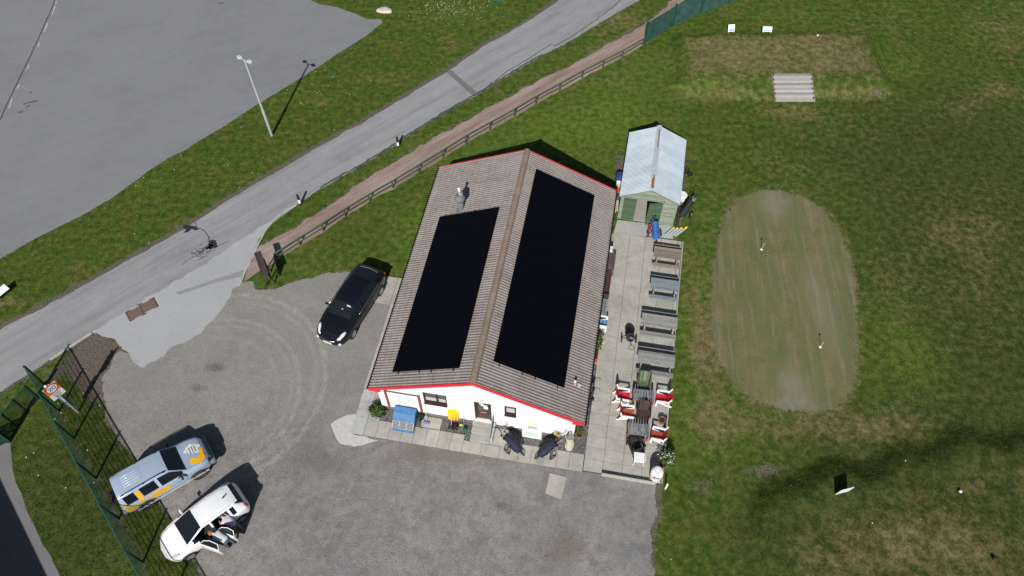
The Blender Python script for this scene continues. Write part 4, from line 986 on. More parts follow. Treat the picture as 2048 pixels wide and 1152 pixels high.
# ---------------------------------------------------------------- plants and pots
def leaf_mat(name, c):
    if name in MATS: return MATS[name]
    n = NT(name)
    col = n.ramp(n.rnd(), [(0, tuple(x*.55 for x in c)), (.6, c), (1, tuple(min(1, x*1.7) for x in c))])
    n.color(col); n.rough(.55); n.b.inputs['Specular IOR Level'].default_value = .3
    return n.m
def foliage(par, c, r, cnt, size, m, seed=1, name='leaves', up=.3):
    rr = random.Random(seed); q = MB()
    for i in range(cnt):
        d = Vector((rr.gauss(0, 1), rr.gauss(0, 1), rr.gauss(0, 1)+up)).normalized()
        p = Vector(c)+Vector((d.x*r[0], d.y*r[1], d.z*r[2]))*rr.uniform(.45, 1.12)
        s = size*rr.uniform(.6, 1.3); a = Vector((rr.gauss(0, 1), rr.gauss(0, 1), rr.gauss(0, .6))).normalized()
        b = d.cross(a); b = b.normalized() if b.length > .01 else Vector((0, 0, 1)); x = (d*.6+a).normalized()
        q.add([tuple(p-x*s), tuple(p+b*s*.4+d*s*.15), tuple(p+x*s), tuple(p-b*s*.4+d*s*.15)], [(0, 1, 2, 3)])
    return q.build(name, m, par)
def pot(par, r, h, m, c=(0, 0, 0)):
    MB().lathe([(r*.68, 0), (r*.95, h*.82), (r*1.08, h*.83), (r*1.08, h), (r*.92, h), (r*.9, h*.88), (.01, h*.88)], c, 18).build('pot', m, par, 40)
    MB().lathe([(r*.88, h*.88), (.01, h*.9)], c, 14).build('soil', mat('potting_soil', (.03, .02, .015), .95, .4, 20), par)
t = thing('potted_plant', 'bushy plant with white flowers in a terracotta pot behind the bin', 'plant', bw(9.12, -.48, .0), BYAW)
pot(t, .2, .34, M_TERRA); foliage(t, (.10, .15, .60), (.42, .42, .38), 420, .07, leaf_mat('leaf_mid', (.055, .10, .022)), 3)
foliage(t, (.10, .15, .66), (.46, .46, .40), 60, .05, mat('white_petal', (.72, .74, .62), .6), 4, 'flowers', .9)
t = thing('empty_pot', 'terracotta pot with bare soil beside the patio edge', 'pot', bw(8.90, 1.75, .035), BYAW); pot(t, .17, .30, M_TERRA)
t = thing('leafy_plant', 'large leafy green plant at the front left corner of the clubhouse', 'plant', bw(-4.95, -.22, .01), BYAW)
foliage(t, (0, 0, .26), (.40, .36, .30), 520, .085, leaf_mat('leaf_dark', (.040, .075, .016)), 5, 'leaves'); foliage(t, (-.1, -.1, .30), (.40, .36, .26), 70, .06, leaf_mat('leaf_yellow', (.22, .26, .08)), 6, 'pale_leaves')
MB().lathe([(.10, 0), (.03, .2), (.01, .3)], n=8).build('stem', M_BLACK, t)
t = thing('corner_pot', 'small plant in a terracotta pot at the front right clubhouse corner', 'plant', bw(5.02, .30, .01), BYAW)
pot(t, .16, .26, M_TERRA); foliage(t, (0, .12, .48), (.22, .22, .26), 240, .06, leaf_mat('leaf_mid', (.055, .10, .022)), 7)
t = thing('red_planter', 'red wooden planter of yellow flowers against the long patio wall', 'planter', bw(5.20, 4.95, .01), BYAW)
for a, b, d in ((0, -.42, (.44, .03, .34)), (0, .42, (.44, .03, .34)), (-.205, 0, (.03, .81, .34)), (.205, 0, (.03, .81, .34))): MB().box((a, b, .19), d).build('planter_side', mat('red_planter_paint', (.50, .035, .03), .6, .2), t)
MB().box((0, 0, .28), (.38, .80, .05)).build('soil', mat('potting_soil', (.03, .02, .015), .95), t)
foliage(t, (.06, .42, .62), (.30, .46, .42), 480, .075, leaf_mat('leaf_mid', (.055, .10, .022)), 8); foliage(t, (.10, .42, .70), (.32, .46, .40), 60, .055, mat('yellow_petal', (.70, .60, .12), .6), 9, 'flowers', .6)

# ---------------------------------------------------------------- seats along the long wall
def bench(u, v, L, D, m, label, back=True, cat='bench', slats=4, z=.43):
    t = thing('wall_bench', label, cat, bw(u, v, .035), BYAW+math.pi/2, 'benches along the clubhouse wall')
    for i in range(slats): MB().box((0, -D/2+(i+.5)*D/slats, z), (L, D/slats-.014, .03)).build('seat_plank', m, t, bevel=.004)
    for sx in (-1, 1):
        for sy in (-1, 1): MB().box((sx*(L/2-.08), sy*(D/2-.05), z/2), (.06, .06, z)).build('leg', m, t)
        if back:
            MB().box((sx*(L/2-.08), D/2-.02, z+.22), (.06, .05, .46)).build('back_post', m, t)
            MB().box((sx*(L/2-.05), -.02, z+.22), (.06, D-.06, .04)).build('armrest', m, t); MB().box((sx*(L/2-.05), -D/2+.06, z+.10), (.05, .05, .22)).build('arm_post', m, t)
    if back:
        for i in range(3): MB().box((0, D/2+.0, z+.16+i*.13), (L-.04, .025, .10)).build('back_plank', m, t)
    return t
bench(5.30, 9.20, 1.72, .55, wood('mahogany_wood', (.060, .020, .018)), 'dark red-brown bench against the long clubhouse wall')
bench(5.34, 7.72, 1.02, .45, wood('grey_blue_bench', (.15, .175, .195)), 'small blue-grey bench beside the blue and white chair', False)
t = bench(5.36, 10.62, 1.12, .62, wood('purple_brown_slat', (.085, .062, .060)), 'brown slatted table against the wall at the shed end', False, 'table', 8, .70)
t.name = 'wall_table'; t['group'] = 'tables along the clubhouse wall'
armchair(5.38, 6.72, 0, WH, mat('blue_slat', (.10, .26, .42), .5, .2, rand=.5), 'white armchair with blue slats against the clubhouse wall', 'armchairs along the clubhouse wall')
t = crate('white_box', bw(5.33, 11.35, .74), BYAW, (.22, .26, .22), mat('white_crate', (.6, .6, .58)), 'small white box standing at the shed end of the wall table', 'box')
t = thing('lidded_urn', 'black lidded urn between the blue chair and the flower planter', 'urn', bw(5.15, 5.95, .01), BYAW)
MB().lathe([(.10, 0), (.14, .05), (.10, .12), (.17, .38), (.18, .5), (.15, .52)], n=16).build('body', M_BLACK, t, 40); MB().lathe([(.15, .52), (.12, .58), (.03, .62), (.03, .66), (.01, .67)], n=14).build('lid', M_BLACK, t, 40)
# bicycle leaning on the long wall
def wheel_parts(par, c, r, w_, axis, rim, spokes=10, tyre=M_BLACK, nm='wheel'):
    """bicycle-type wheel; axis = direction of the axle"""
    c = Vector(c); ax = Vector(axis).normalized(); a = ax.orthogonal().normalized(); b = ax.cross(a)
    pts = [c+a*math.cos(2*math.pi*i/24)*r+b*math.sin(2*math.pi*i/24)*r for i in range(24)]
    wh = MB().tube(pts, w_, 6, True).build(nm, tyre, par, True)
    q = MB(); q.cyl(c-ax*w_*1.6, c+ax*w_*1.6, r*.10, n=8)
    for i in range(spokes):
        an = 2*math.pi*i/spokes; d = a*math.cos(an)+b*math.sin(an); q.cyl(c, c+d*(r-w_*.5), max(.004, r*.022), n=5)
    q.build('spokes', rim, wh)
    return wh
t = thing('bicycle', 'black bicycle leaning against the long wall near the gable corner', 'bicycle', bw(5.22, 2.25, .01), BYAW+math.pi/2); t.rotation_euler = (RAD(14), 0, BYAW+math.pi/2)
wheel_parts(t, (-.55, 0, .34), .33, .018, (0, 1, 0), M_GALV, 12); wheel_parts(t, (.55, 0, .34), .33, .018, (0, 1, 0), M_GALV, 12)
q = MB()
for a, b in (((-.55, 0, .34), (-.08, 0, .32)), ((-.55, 0, .34), (-.20, 0, .78)), ((-.08, 0, .32), (-.24, 0, .88)), ((-.08, 0, .32), (.36, 0, .72)), ((-.20, 0, .78), (.36, 0, .80)), ((.34, 0, .90), (.55, 0, .34))): q.cyl(a, b, .02, n=6)
q.build('frame', M_BLACK, t)
MB().tube([(.30, -.28, .96), (.38, -.2, .94), (.34, 0, .92), (.38, .2, .94), (.30, .28, .96)], .014, 6).build('handlebar', M_BLACK, t); MB().box((-.25, 0, .90), (.25, .13, .05), taper=.6).build('saddle', M_BLACK, t, bevel=.02)
MB().lathe([(.08, -.01), (.08, .01)], (-.08, 0, .32), 14, Matrix.Rotation(RAD(90), 3, 'X')).build('crank', M_GALV, t)

# ---------------------------------------------------------------- along the front wall
nb = thing('notice_board', 'white three-panel notice board with red-brown posts on the gable wall', 'notice board', bw(-3.53, .06), BYAW)
RB = mat('red_brown_post', (.26, .055, .045), .6, .2)
for x in (-.82, .82): MB().box((x, -.06, 1.40), (.10, .08, 1.72)).build('post', RB, nb)
for i in range(3):
    p_ = MB().box((-.505+i*.505, -.045, 1.45), (.49, .035, 1.40)).build('panel', M_PAPER, nb)
MB().box((0, -.05, 2.18), (1.54, .05, .03)).build('top_rail', mat('thin_dark_rail', (.10, .05, .045), .6), nb); MB().box((0, -.05, .73), (1.54, .05, .03)).build('bottom_rail', mat('pale_rail', (.5, .5, .48), .6), nb)
for x in (-.2525, .2525): MB().box((x, -.052, 1.45), (.018, .045, 1.40)).build('divider', mat('grey_divider', (.16, .17, .18), .6), nb)
gi = mat('faint_print', (.42, .52, .50), .7, .2)
pr_ = MB(); rr = random.Random(2)
for i in range(3):
    for k in range(9): pr_.box((-.505+i*.505+rr.uniform(-.05, .05), -.0640, 1.95-k*.12), (rr.uniform(.12, .32), .002, .012))
pr_.build('faint_print', gi, nb)
t = thing('storage_chest', 'blue metal chest with a pale barred front beside the notice board', 'chest', bw(-3.46, 0, .03), BYAW)
BL = mat('blue_chipped_paint', (.050, .155, .33), .5, .3, 4)
q = MB(); x = .53
q.add([(-x, -1.0, 0), (x, -1.0, 0), (x, -.08, 0), (-x, -.08, 0), (-x, -1.0, .30), (x, -1.0, .30), (-x, -.70, .50), (x, -.70, .50), (-x, -.08, .50), (x, -.08, .50)],
      [(3, 2, 1, 0), (0, 1, 5, 4), (4, 5, 7, 6), (6, 7, 9, 8), (2, 3, 8, 9), (0, 4, 6, 8, 3), (1, 2, 9, 7, 5)])
q.build('body', BL, t)
q = MB(); q.add([(-x-.01, -.70, .51), (x+.01, -.70, .51), (x+.01, -.42, .86), (-x-.01, -.42, .86), (x+.01, -.10, .93), (-x-.01, -.10, .93), (x+.01, -.08, .51), (-x-.01, -.08, .51)],
            [(0, 1, 2, 3), (3, 2, 4, 5), (5, 4, 6, 7), (0, 3, 5, 7), (1, 6, 4, 2), (0, 7, 6, 1)]); q.build('lid', BL, t)
dkg = MB(); dkg.add([(-x+.03, -.985, .322), (x-.03, -.985, .322), (x-.03, -.715, .502), (-x+.03, -.715, .502)], [(0, 1, 2, 3)]); dkg.build('grille_backing', M_BLACK, t)
for i in range(6):
    k = i/5; MB().box((0, -.99+.28*k, .327+.186*k), (2*x-.02, .013, .012)).build('grille_bar', mat('pale_bar', (.55, .55, .50), .5), t)
for s in (-x+.01, -.18, .18, x-.01): MB().bar((s, -1.0, .33), (s, -.70, .53), .014, .012).build('grille_stile', mat('pale_bar', (.55, .55, .50)), t)
t = thing('garden_hose', 'coiled green hose hanging at the right end of the blue chest', 'hose', bw(-2.80, -.35, .02), BYAW)
MB().tube([(.02*math.cos(i*.6)+.03, .10*math.sin(i*.6)-.1+.004*i, .10+.12*abs(math.cos(i*.3))+.018*i) for i in range(26)], .02, 6).build('coil', mat('green_hose', (.02, .06, .035), .5), t, True)
MB().tube([(.05, .15, .5), (.04, 0, .3), (.08, -.2, .05), (.16, -.32, .03), (.2, -.25, .03)], .022, 6).build('tail', mat('green_hose', (.02, .06, .035)), t, True)
MB().lathe([(.12, 0), (.14, .34), (.13, .36)], (.05, .22, 0), 12).build('reel', M_BLACK, t, 40)
def longtool(name, label, u, v, lean, L, hm_, head, cat, hw=0):
    t = thing(name, label, cat, bw(u, v, .03), BYAW)
    MB().cyl((0, 0, .08), (lean, .34, L), .014, n=7).build('handle', hm_, t, True); head(t)
    return t
def broom_head(t):
    MB().box((0, -.02, .10), (.32, .06, .05)).build('head', mat('blue_broom', (.12, .16, .40), .5), t); MB().box((0, -.03, .04), (.31, .075, .08)).build('bristles', mat('grey_bristle', (.25, .27, .45), .8), t)
def shovel_head(t):
    q = MB(); q.add([(-.12, 0, .28), (.12, 0, .28), (.13, -.07, .02), (-.13, -.07, .02), (0, .04, .27), (0, -.02, .0)], [(0, 4, 5, 3), (4, 1, 2, 5), (0, 3, 5, 4), (4, 5, 2, 1)]); q.build('blade', mat('rusty_blade', (.065, .045, .04), .6, .3), t)
longtool('broom', 'blue-headed broom with pale handle leaning on the white wall', -2.44, -.34, -.03, 1.35, mat('pale_handle', (.55, .53, .48), .6), broom_head, 'broom')
longtool('shovel', 'rusty shovel with pale handle below the yellow tray', -1.20, -.42, .03, .80, mat('pale_handle', (.55, .53, .48)), shovel_head, 'shovel')
longtool('shovel', 'rusty shovel with black handle below the yellow tray', -.99, -.40, .02, .78, M_BLACK, shovel_head, 'shovel')
def scoop_head(t):
    MB().box((.06, -.03, .13), (.22, .05, .26), R=Matrix.Rotation(-.2, 3, 'X')).build('scoop', mat('green_scoop', (.02, .11, .05), .5), t)
longtool('hand_scoop', 'green long-handled scoop leaning on the wall left of the door steps', -.56, -.42, -.02, .85, mat('teal_handle', (.03, .28, .28), .5), scoop_head, 'scoop')
def claw_head(t): MB().box((0, 0, .06), (.16, .10, .10)).build('head', mat('yellow_head', (.72, .52, .02), .5), t, bevel=.03)
longtool('litter_picker', 'yellow-headed litter picker beside the green scoop', -.74, -.16, .05, .9, mat('blue_handle', (.05, .12, .30), .5), claw_head, 'litter picker')
t = thing('yellow_tray', 'yellow plastic tray with a red rim leaning on the white gable wall', 'tray', bw(-1.12, -.10, .34), BYAW); t.rotation_euler = (RAD(-9), 0, BYAW)
YL = mat('yellow_plastic', (.80, .56, .015), .45, .06)
pts = [(-.20, .02), (.18, .0), (.24, .12), (.27, .55), (.27, .85), (.20, .95), (-.20, .95), (-.27, .85), (-.27, .5), (-.25, .12)]
q = MB(); q.T = Matrix.Rotation(RAD(90), 4, 'X'); q.prism(pts, -.03, .02); q.build('tray', YL, t, bevel=.015)
q = MB(); q.T = Matrix.Rotation(RAD(90), 4, 'X'); q.prism([(x*.84, .06+z*.88) for x, z in pts], .021, .035); q.build('tray_floor', mat('yellow_plastic_deep', (.78, .50, .012), .5), t, bevel=.006)
MB().box((-.03, -.018, .07), (.42, .06, .07)).build('red_rim', mat('red_plastic', (.65, .10, .05), .5), t, bevel=.01)
for x, z in ((-.10, .26), (.02, .24), (.16, .15)): MB().box((x, -.040, z), (.07, .008, .03)).build('hole', M_BLACK, t)
t = thing('leaflet_cabinet', 'white cabinet with leaflet trays standing against the gable wall', 'cabinet', bw(2.77, .05, .02), BYAW)
MB().box((0, -.125, .42), (.94, .23, .84)).build('body', WH, t)
MB().box((0, -.02, 1.12), (.94, .03, .56)).build('back_panel', WH, t)
for s in (-.47, .47): MB().box((s, -.125, .98), (.025, .23, .28)).build('side_panel', WH, t)
MB().box((0, -.14, .90), (.50, .15, .10)).build('tray', WH, t); MB().box((.0, -.145, .958), (.46, .11, .02)).build('tray_recess', mat('grey_recess', (.38, .38, .38), .6), t)
MB().box((0, -.242, .48), (.56, .01, .46)).build('glass_front', mat('pale_glass', (.55, .66, .66), .15, .1), t)
for i, c in enumerate(((.75, .62, .15), (.60, .60, .55), (.75, .65, .2), (.55, .58, .6), (.7, .62, .25))): MB().box((-.20+i*.10, -.05, 1.20), (.085, .01, .20)).build('leaflet', mat('leaflet_%d' % i, c, .6), t)
for z in (1.02, 1.22): MB().box((.36, -.045, z), (.05, .03, .05)).build('knob', mat('grey_knob', (.3, .3, .3), .5), t)
MB().tube([(.40, -.2, .3), (.55, -.35, .12), (.9, -.5, .05), (1.3, -.55, .04)], .008, 5).build('cable', mat('pale_cable', (.55, .5, .3), .6), t)

# ---------------------------------------------------------------- golf trolleys and bags
def golf_bag(par, base, top, r, m, trim, seed=1, clubs=True):
    """bag from base to top: tapered body, pockets, rim, club heads"""
    b = Vector(base); t_ = Vector(top); d = (t_-b); L = d.length; q = d.to_track_quat('Z', 'Y').to_matrix()
    MB().lathe([(r*.82, 0), (r*.95, .03), (r, L*.25), (r*.92, L*.6), (r*.98, L*.9), (r*1.12, L*.93), (r*1.14, L), (r*.9, L), (r*.8, L*.97)], b, 16, q).build('bag', m, par, 40)
    for x, y, z, a, c, e in ((0, -r*.85, L*.34, r*1.2, r*.7, L*.42), (r*.75, -.02, L*.30, r*.7, r*1.1, L*.34), (0, -r*.82, L*.74, r*1.0, r*.5, L*.22), (-r*.8, 0, L*.45, r*.5, r*1.0, L*.5)):
        k = MB(); k.box(b+q @ Vector((x, y, z)), (a, c, e), R=q); k.build('pocket', m, par, bevel=.03)
    k = MB(); k.tube([b+q @ Vector((-r*.9, -r*.6, L*.55)), b+q @ Vector((-r*.2, -r*1.15, L*.66)), b+q @ Vector((r*.9, -r*.7, L*.58))], .022, 6); k.build('trim', trim, par)
    rr = random.Random(seed)
    if clubs:
        for i in range(7):
            a = rr.random()*6.28; p = b+q @ Vector((r*.6*math.cos(a), r*.6*math.sin(a), L)); e = p+q @ Vector((rr.uniform(-.05, .05), rr.uniform(-.05, .05), rr.uniform(.12, .30)))
            k = MB(); k.cyl(p-q @ Vector((0, 0, .2)), e, .008, n=5); k.box(e, (.09, .035, .045), rz=a); k.build('club', M_GALV if i % 2 else M_BLACK, par)
def trolley(name, label, loc, rz, bm_, trim, fm=M_BLACK, bag=True, seed=1, wheelr=.15, hood=None):
    """golf trolley: local +x is the pushing handle, wheels straddle y, small wheel at -x"""
    t = thing(name, label, 'golf trolley', loc, rz, 'golf trolleys')
    for s in (-1, 1):
        w_ = wheel_parts(t, (-.05, s*.32, wheelr+.01), wheelr, .026, (0, 1, 0), M_GALV, 5)
    wheel_parts(t, (-.62, 0, wheelr*.85), wheelr*.75, .024, (0, 1, 0), M_GALV, 5)
    q = MB(); q.tube([(-.62, 0, wheelr*.85), (-.45, 0, .26), (.25, 0, .60), (.70, 0, .95)], .018, 6); q.tube([(-.05, -.32, wheelr+.01), (-.08, 0, .30), (-.05, .32, wheelr+.01)], .016, 6); q.build('frame', fm, t, True)
    MB().tube([(.70, 0, .95), (.86, -.12, 1.02), (.98, -.10, 1.03), (1.0, 0, 1.03), (.98, .10, 1.03), (.86, .12, 1.02), (.70, 0, .95)], .013, 6).build('handle', fm, t, True)
    t.scale = (1.12, 1.18, 1.08)
    if bag: golf_bag(t, (-.50, 0, .26), (.24, 0, .80), .18, bm_, trim, seed)
    return t
NAVY = mat('navy_fabric', (.007, .010, .028), .75, .4, 9); BKF = mat('black_fabric', (.007, .007, .009), .75, .3); CYB = mat('bright_blue_fabric', (.012, .075, .25), .7, .5, 9)
trolley('golf_trolley', 'golf trolley with black and blue bag nearest the concrete door steps', bw(1.85, -.78, .03), BYAW+RAD(152), NAVY, mat('sky_trim', (.12, .35, .62), .5), seed=2)
trolley('golf_trolley', 'golf trolley with navy and white bag in front of the gable right end', bw(3.72, -.72, .03), BYAW+RAD(40), NAVY, WH, seed=3)
t = thing('golf_bag', 'beige golf bag standing at the front right corner of the clubhouse', 'golf bag', bw(4.62, -.38, .03), BYAW+.3)
golf_bag(t, (0, -.05, 0), (.05, .25, .72), .19, mat('beige_fabric', (.42, .38, .29), .7, .12), M_BLACK, 5)
trolley('golf_trolley', 'black golf trolley with a hooded bag standing alone on the patio slabs', bw(6.90, 6.05, .035), BYAW+RAD(-84), BKF, mat('silver_trim', (.55, .55, .60), .5), seed=4)
trolley('golf_trolley', 'black golf trolley with its bag lying on the grass right of the shed', (10.35, 28.75, 0), RAD(48), BKF, mat('grey_trim', (.25, .25, .27), .5), seed=5)
trolley('golf_trolley', 'golf trolley with bright blue and turquoise bag in front of the shed', (8.24, 27.10, .02), RAD(96), CYB, mat('turquoise_trim', (.10, .55, .60), .5), seed=6)
t = crate('red_crate', (7.98, 27.35, .02), SYAW, (.16, .42, .40), mat('dull_red_crate', (.28, .05, .045), .6), 'dull red crate beside the blue golf trolley at the shed', 'crate')

# ================================================================ vehicles
def interp(keys, x):
    ks = sorted(keys)
    if x <= ks[0][0]: return ks[0][1]
    for (a, p), (b, q) in zip(ks[:-1], ks[1:]):
        if x <= b:
            t = (x-a)/(b-a); return p+(q-p)*t
    return ks[-1][1]
def section(S, x):
    hw, zb, zt, zr, hg = (interp(S[k], x) for k in ('hw', 'zb', 'zt', 'zr', 'hg'))
    d = max(zr-zt, .02)
    return [(0, zb), (hw-.10, zb), (hw-.02, zb+.10), (hw, zb+(zt-zb)*.55), (hw-.012, zt-.07), (hw-.045, zt), (min(hw-.06, hw-.06), zt+.012), (hg+.02, zt+d*.86), (hg-.035, zt+d*.955), (hg*.55, zt+d*.992), (0, zr)]
def surf_z(S, x, y):
    P = section(S, x)[5:]; y = abs(y)
    for (a, p), (b, q) in zip(P[:-1], P[1:]):
        if b <= y <= a: return p+(q-p)*((y-a)/(b-a+1e-9))
    return P[0][1]
def surf_y(S, x, z):
    P = section(S, x)[1:8]
    for (a, p), (b, q) in zip(P[:-1], P[1:]):
        if p <= z <= q: return a+(b-a)*((z-p)/(q-p+1e-9))
    return P[-1][0]
def car_body(t, S, paint, glass, dark):
    xs_ = S['xs']; K = 11
    secs = [section(S, x) for x in xs_]
    body = MB(); low = MB(); parts = {}
    def quad(mb, i, j, s):
        a, b, c, d = (xs_[i],)+secs[i][j], (xs_[i+1],)+secs[i+1][j], (xs_[i+1],)+secs[i+1][j+1], (xs_[i],)+secs[i][j+1]
        P = [(p[0], s*p[1], p[2]) for p in (a, b, c, d)]
        mb.face(P if s > 0 else P[::-1])
    for i in range(len(xs_)-1):
        xm = (xs_[i]+xs_[i+1])/2
        for s in (1, -1):
            for j in range(K-1):
                key = None
                if j in (8, 9):
                    if S['ws'][0] < xm < S['ws'][1]: key = 'windscreen'
                    elif S['rw'][0] < xm < S['rw'][1]: key = 'rear_window'
                elif j == 6:
                    for w_, (a, b) in enumerate(S['side']):
                        if a < xm < b: key = ('side_window', w_, s)
                if s > 0 and any(a < xm < b for a, b in S.get('open', ())) and 2 <= j <= 6: continue
                if key: quad(parts.setdefault(key, MB()), i, j, s)
                elif j < 2 and dark: quad(low, i, j, s)
                else: quad(body, i, j, s)
    for i, fl in ((0, 1), (len(xs_)-1, 0)):
        P = [(xs_[i], y, z) for y, z in secs[i]]+[(xs_[i], -y, z) for y, z in secs[i][::-1][1:-1]]
        body.face(P if fl else P[::-1])
    def weld(mb, name, m):
        me = mb.mesh(name, m); bm = bmesh.new(); bm.from_mesh(me); bmesh.ops.remove_doubles(bm, verts=bm.verts, dist=.001)
        bmesh.ops.recalc_face_normals(bm, faces=bm.faces) if name in ('body',) and not S.get('open') else None
        for f in bm.faces: f.smooth = True
        bm.to_mesh(me); bm.free(); me.set_sharp_from_angle(angle=RAD(42)); return link(name, me, t)
    bo_ = weld(body, 'body', paint)
    if dark and low.f: weld(low, 'underside', dark)
    for k, mb in parts.items(): weld(mb, k if isinstance(k, str) else k[0], glass)
    return bo_
def car_wheel(t, x, s, hw, r, rim, spokes=7, wd=.20):
    w_ = bpy.data.objects.new('wheel', None); COL.objects.link(w_); w_.parent = t; w_.location = (x, s*(hw-wd/2+.012), r)
    w_.rotation_euler = (RAD(90)*(-1 if s > 0 else 1), 0, 0)
    MB().lathe([(r*.66, -wd/2), (r*.95, -wd/2), (r, -wd/2+.03), (r, wd/2-.03), (r*.95, wd/2), (r*.68, wd/2), (r*.64, wd/2-.04)], n=26).build('tyre', mat('tyre_rubber', (.014, .014, .015), .8, .3), w_, 40)
    q = MB(); q.lathe([(r*.66, wd/2-.05), (r*.67, wd/2-.01), (r*.62, wd/2-.01), (r*.60, wd/2-.06)], n=24); q.lathe([(r*.14, wd/2-.06), (r*.14, wd/2-.015), (.005, wd/2-.01)], n=12)
    for i in range(spokes):
        a = 2*math.pi*i/spokes; q.bar((r*.1*math.cos(a), r*.1*math.sin(a), wd/2-.03), (r*.63*math.cos(a), r*.63*math.sin(a), wd/2-.025), r*.13, .03, (0, 0, 1))
    q.build('rim', rim, w_); MB().lathe([(r*.60, wd/2-.075), (.005, wd/2-.07)], n=18).build('hub_back', M_BLACK, w_)
def arch(t, x, s, y, r, m, h0=0):
    """dark wheel opening on the body side"""
    q = MB(); n_ = 16; P = [(x+r*math.cos(math.pi*i/(n_-1)), h0+r*math.sin(math.pi*i/(n_-1))) for i in range(n_)]
    q.add([(a, s*(y-.12), b) for a, b in P]+[(a, s*(y+.004), b) for a, b in P], [tuple(range(n_)), tuple(range(2*n_-1, n_-1, -1))]+[(i, i+1, n_+i+1, n_+i) for i in range(n_-1)])
    q.build('wheel_arch', m, t)
def mirror(t, x, s, y, z, m):
    q = MB(); q.box((x, s*(y+.11), z), (.10, .20, .13), taper=.75); q.bar((x-.01, s*(y-.05), z-.05), (x, s*(y+.06), z-.03), .05, .04); q.build('wing_mirror', m, t, bevel=.025)
def patch_top(S, pts, dz=.006):
    return [(x, y, surf_z(S, x, y)+dz) for x, y in pts]
def ellipse_lamp(t, c, r, R, m, nm='headlight'):
    q = MB(); n_, k = 12, 6; vs = []
    for j in range(1, k):
        a = math.pi*j/k
        for i in range(n_): b = 2*math.pi*i/n_; vs.append(tuple(R @ Vector((r[0]*math.sin(a)*math.cos(b), r[1]*math.sin(a)*math.sin(b), r[2]*math.cos(a)))+Vector(c)))
    top = len(vs); vs += [tuple(R @ Vector((0, 0, r[2]))+Vector(c)), tuple(R @ Vector((0, 0, -r[2]))+Vector(c))]
    fs = [(j*n_+i, j*n_+(i+1) % n_, (j+1)*n_+(i+1) % n_, (j+1)*n_+i) for j in range(k-2) for i in range(n_)]
    fs += [((i+1) % n_, i, top) for i in range(n_)]+[((k-2)*n_+i, (k-2)*n_+(i+1) % n_, top+1) for i in range(n_)]
    q.add(vs, fs); return q.build(nm, m, t, True)
def rz3(a): return Matrix.Rotation(a, 3, 'Z')
M_CGLASS = mat('tinted_car_glass', (.010, .013, .017), .07, .2, 2, spec=.35)
M_LENS = mat('headlight_lens', (.55, .58, .60), .12, .15, 9, spec=.6)
M_ALLOY = mat('alloy_rim', (.42, .43, .44), .35, .15, metal=.5)
M_TRIM = mat('black_trim', (.014, .014, .015), .55, .3)
M_CHROME = mat('chrome_strip', (.72, .73, .75), .18, .05, metal=.9)
def rng(*a):
    return sorted(set(round(x, 3) for x in a))

M_SEAM = mat('panel_gap', (.02, .02, .022), .7)
def seams(t, S, xs_, hood, boot=None, left=True):
    """door and bonnet shut lines"""
    for s in ((1, -1) if left else (-1,)):
        for x in xs_: MB().tube([(x, s*(y+.001), z) for y, z in section(S, x)[2:7]], .006, 4).build('door_seam', M_SEAM, t)
    q = MB(); x0, x1, k = hood
    for s in (1, -1): q.tube([(x, s*interp(S['hw'], x)*k, surf_z(S, x, interp(S['hw'], x)*k)+.002) for x in [x0+(x1-x0)*i/5 for i in range(6)]], .006, 4)
    q.tube([(x1, interp(S['hw'], x1)*k*y, surf_z(S, x1, interp(S['hw'], x1)*k*y)+.002) for y in (-1, -.6, -.2, .2, .6, 1)], .006, 4); q.build('bonnet_seam', M_SEAM, t)
# ---- black saloon
S = dict(xs=rng(-2.50, -2.44, -2.34, -2.15, -1.95, -1.75, -1.55, -1.36, -1.28, -.86, -.76, -.4, -.05, .03, .40, .62, .85, 1.06, 1.3, 1.6, 1.9, 2.1, 2.25, 2.36, 2.42),
         hw=[(-2.5, .55), (-2.44, .70), (-2.34, .80), (-2.1, .87), (-1.5, .935), (0, .95), (1.4, .94), (1.9, .89), (2.15, .80), (2.3, .66), (2.42, .42)],
         zb=[(-2.5, .42), (-2.3, .24), (-1.9, .20), (2.0, .20), (2.3, .22), (2.42, .34)],
         zt=[(-2.5, .82), (-2.34, .98), (-1.6, 1.01), (0, .97), (1.06, .92), (1.7, .82), (2.1, .70), (2.3, .60), (2.42, .50)],
         zr=[(-2.5, .86), (-2.36, 1.06), (-2.15, 1.10), (-1.36, 1.38), (-.86, 1.46), (-.3, 1.49), (.40, 1.42), (1.06, 1.02), (1.6, .93), (2.1, .78), (2.3, .66), (2.42, .52)],
         hg=[(-2.5, .42), (-2.2, .66), (-1.36, .60), (0, .62), (.40, .61), (1.06, .70), (1.6, .68), (2.1, .58), (2.3, .45), (2.42, .28)],
         ws=(.40, 1.06), rw=(-2.15, -1.36), side=[(.03, .85), (-.76, -.05), (-1.55, -.86)])
bc = thing('parked_car', 'shiny black family car parked beside the west wall of the clubhouse', 'car', (-8.64, 21.90, 0), RAD(-113.6))
PB = mat('black_car_paint', (.006, .007, .012), .14, .2, 2, spec=.35, coat=.25)
car_body(bc, S, PB, M_CGLASS, M_TRIM)
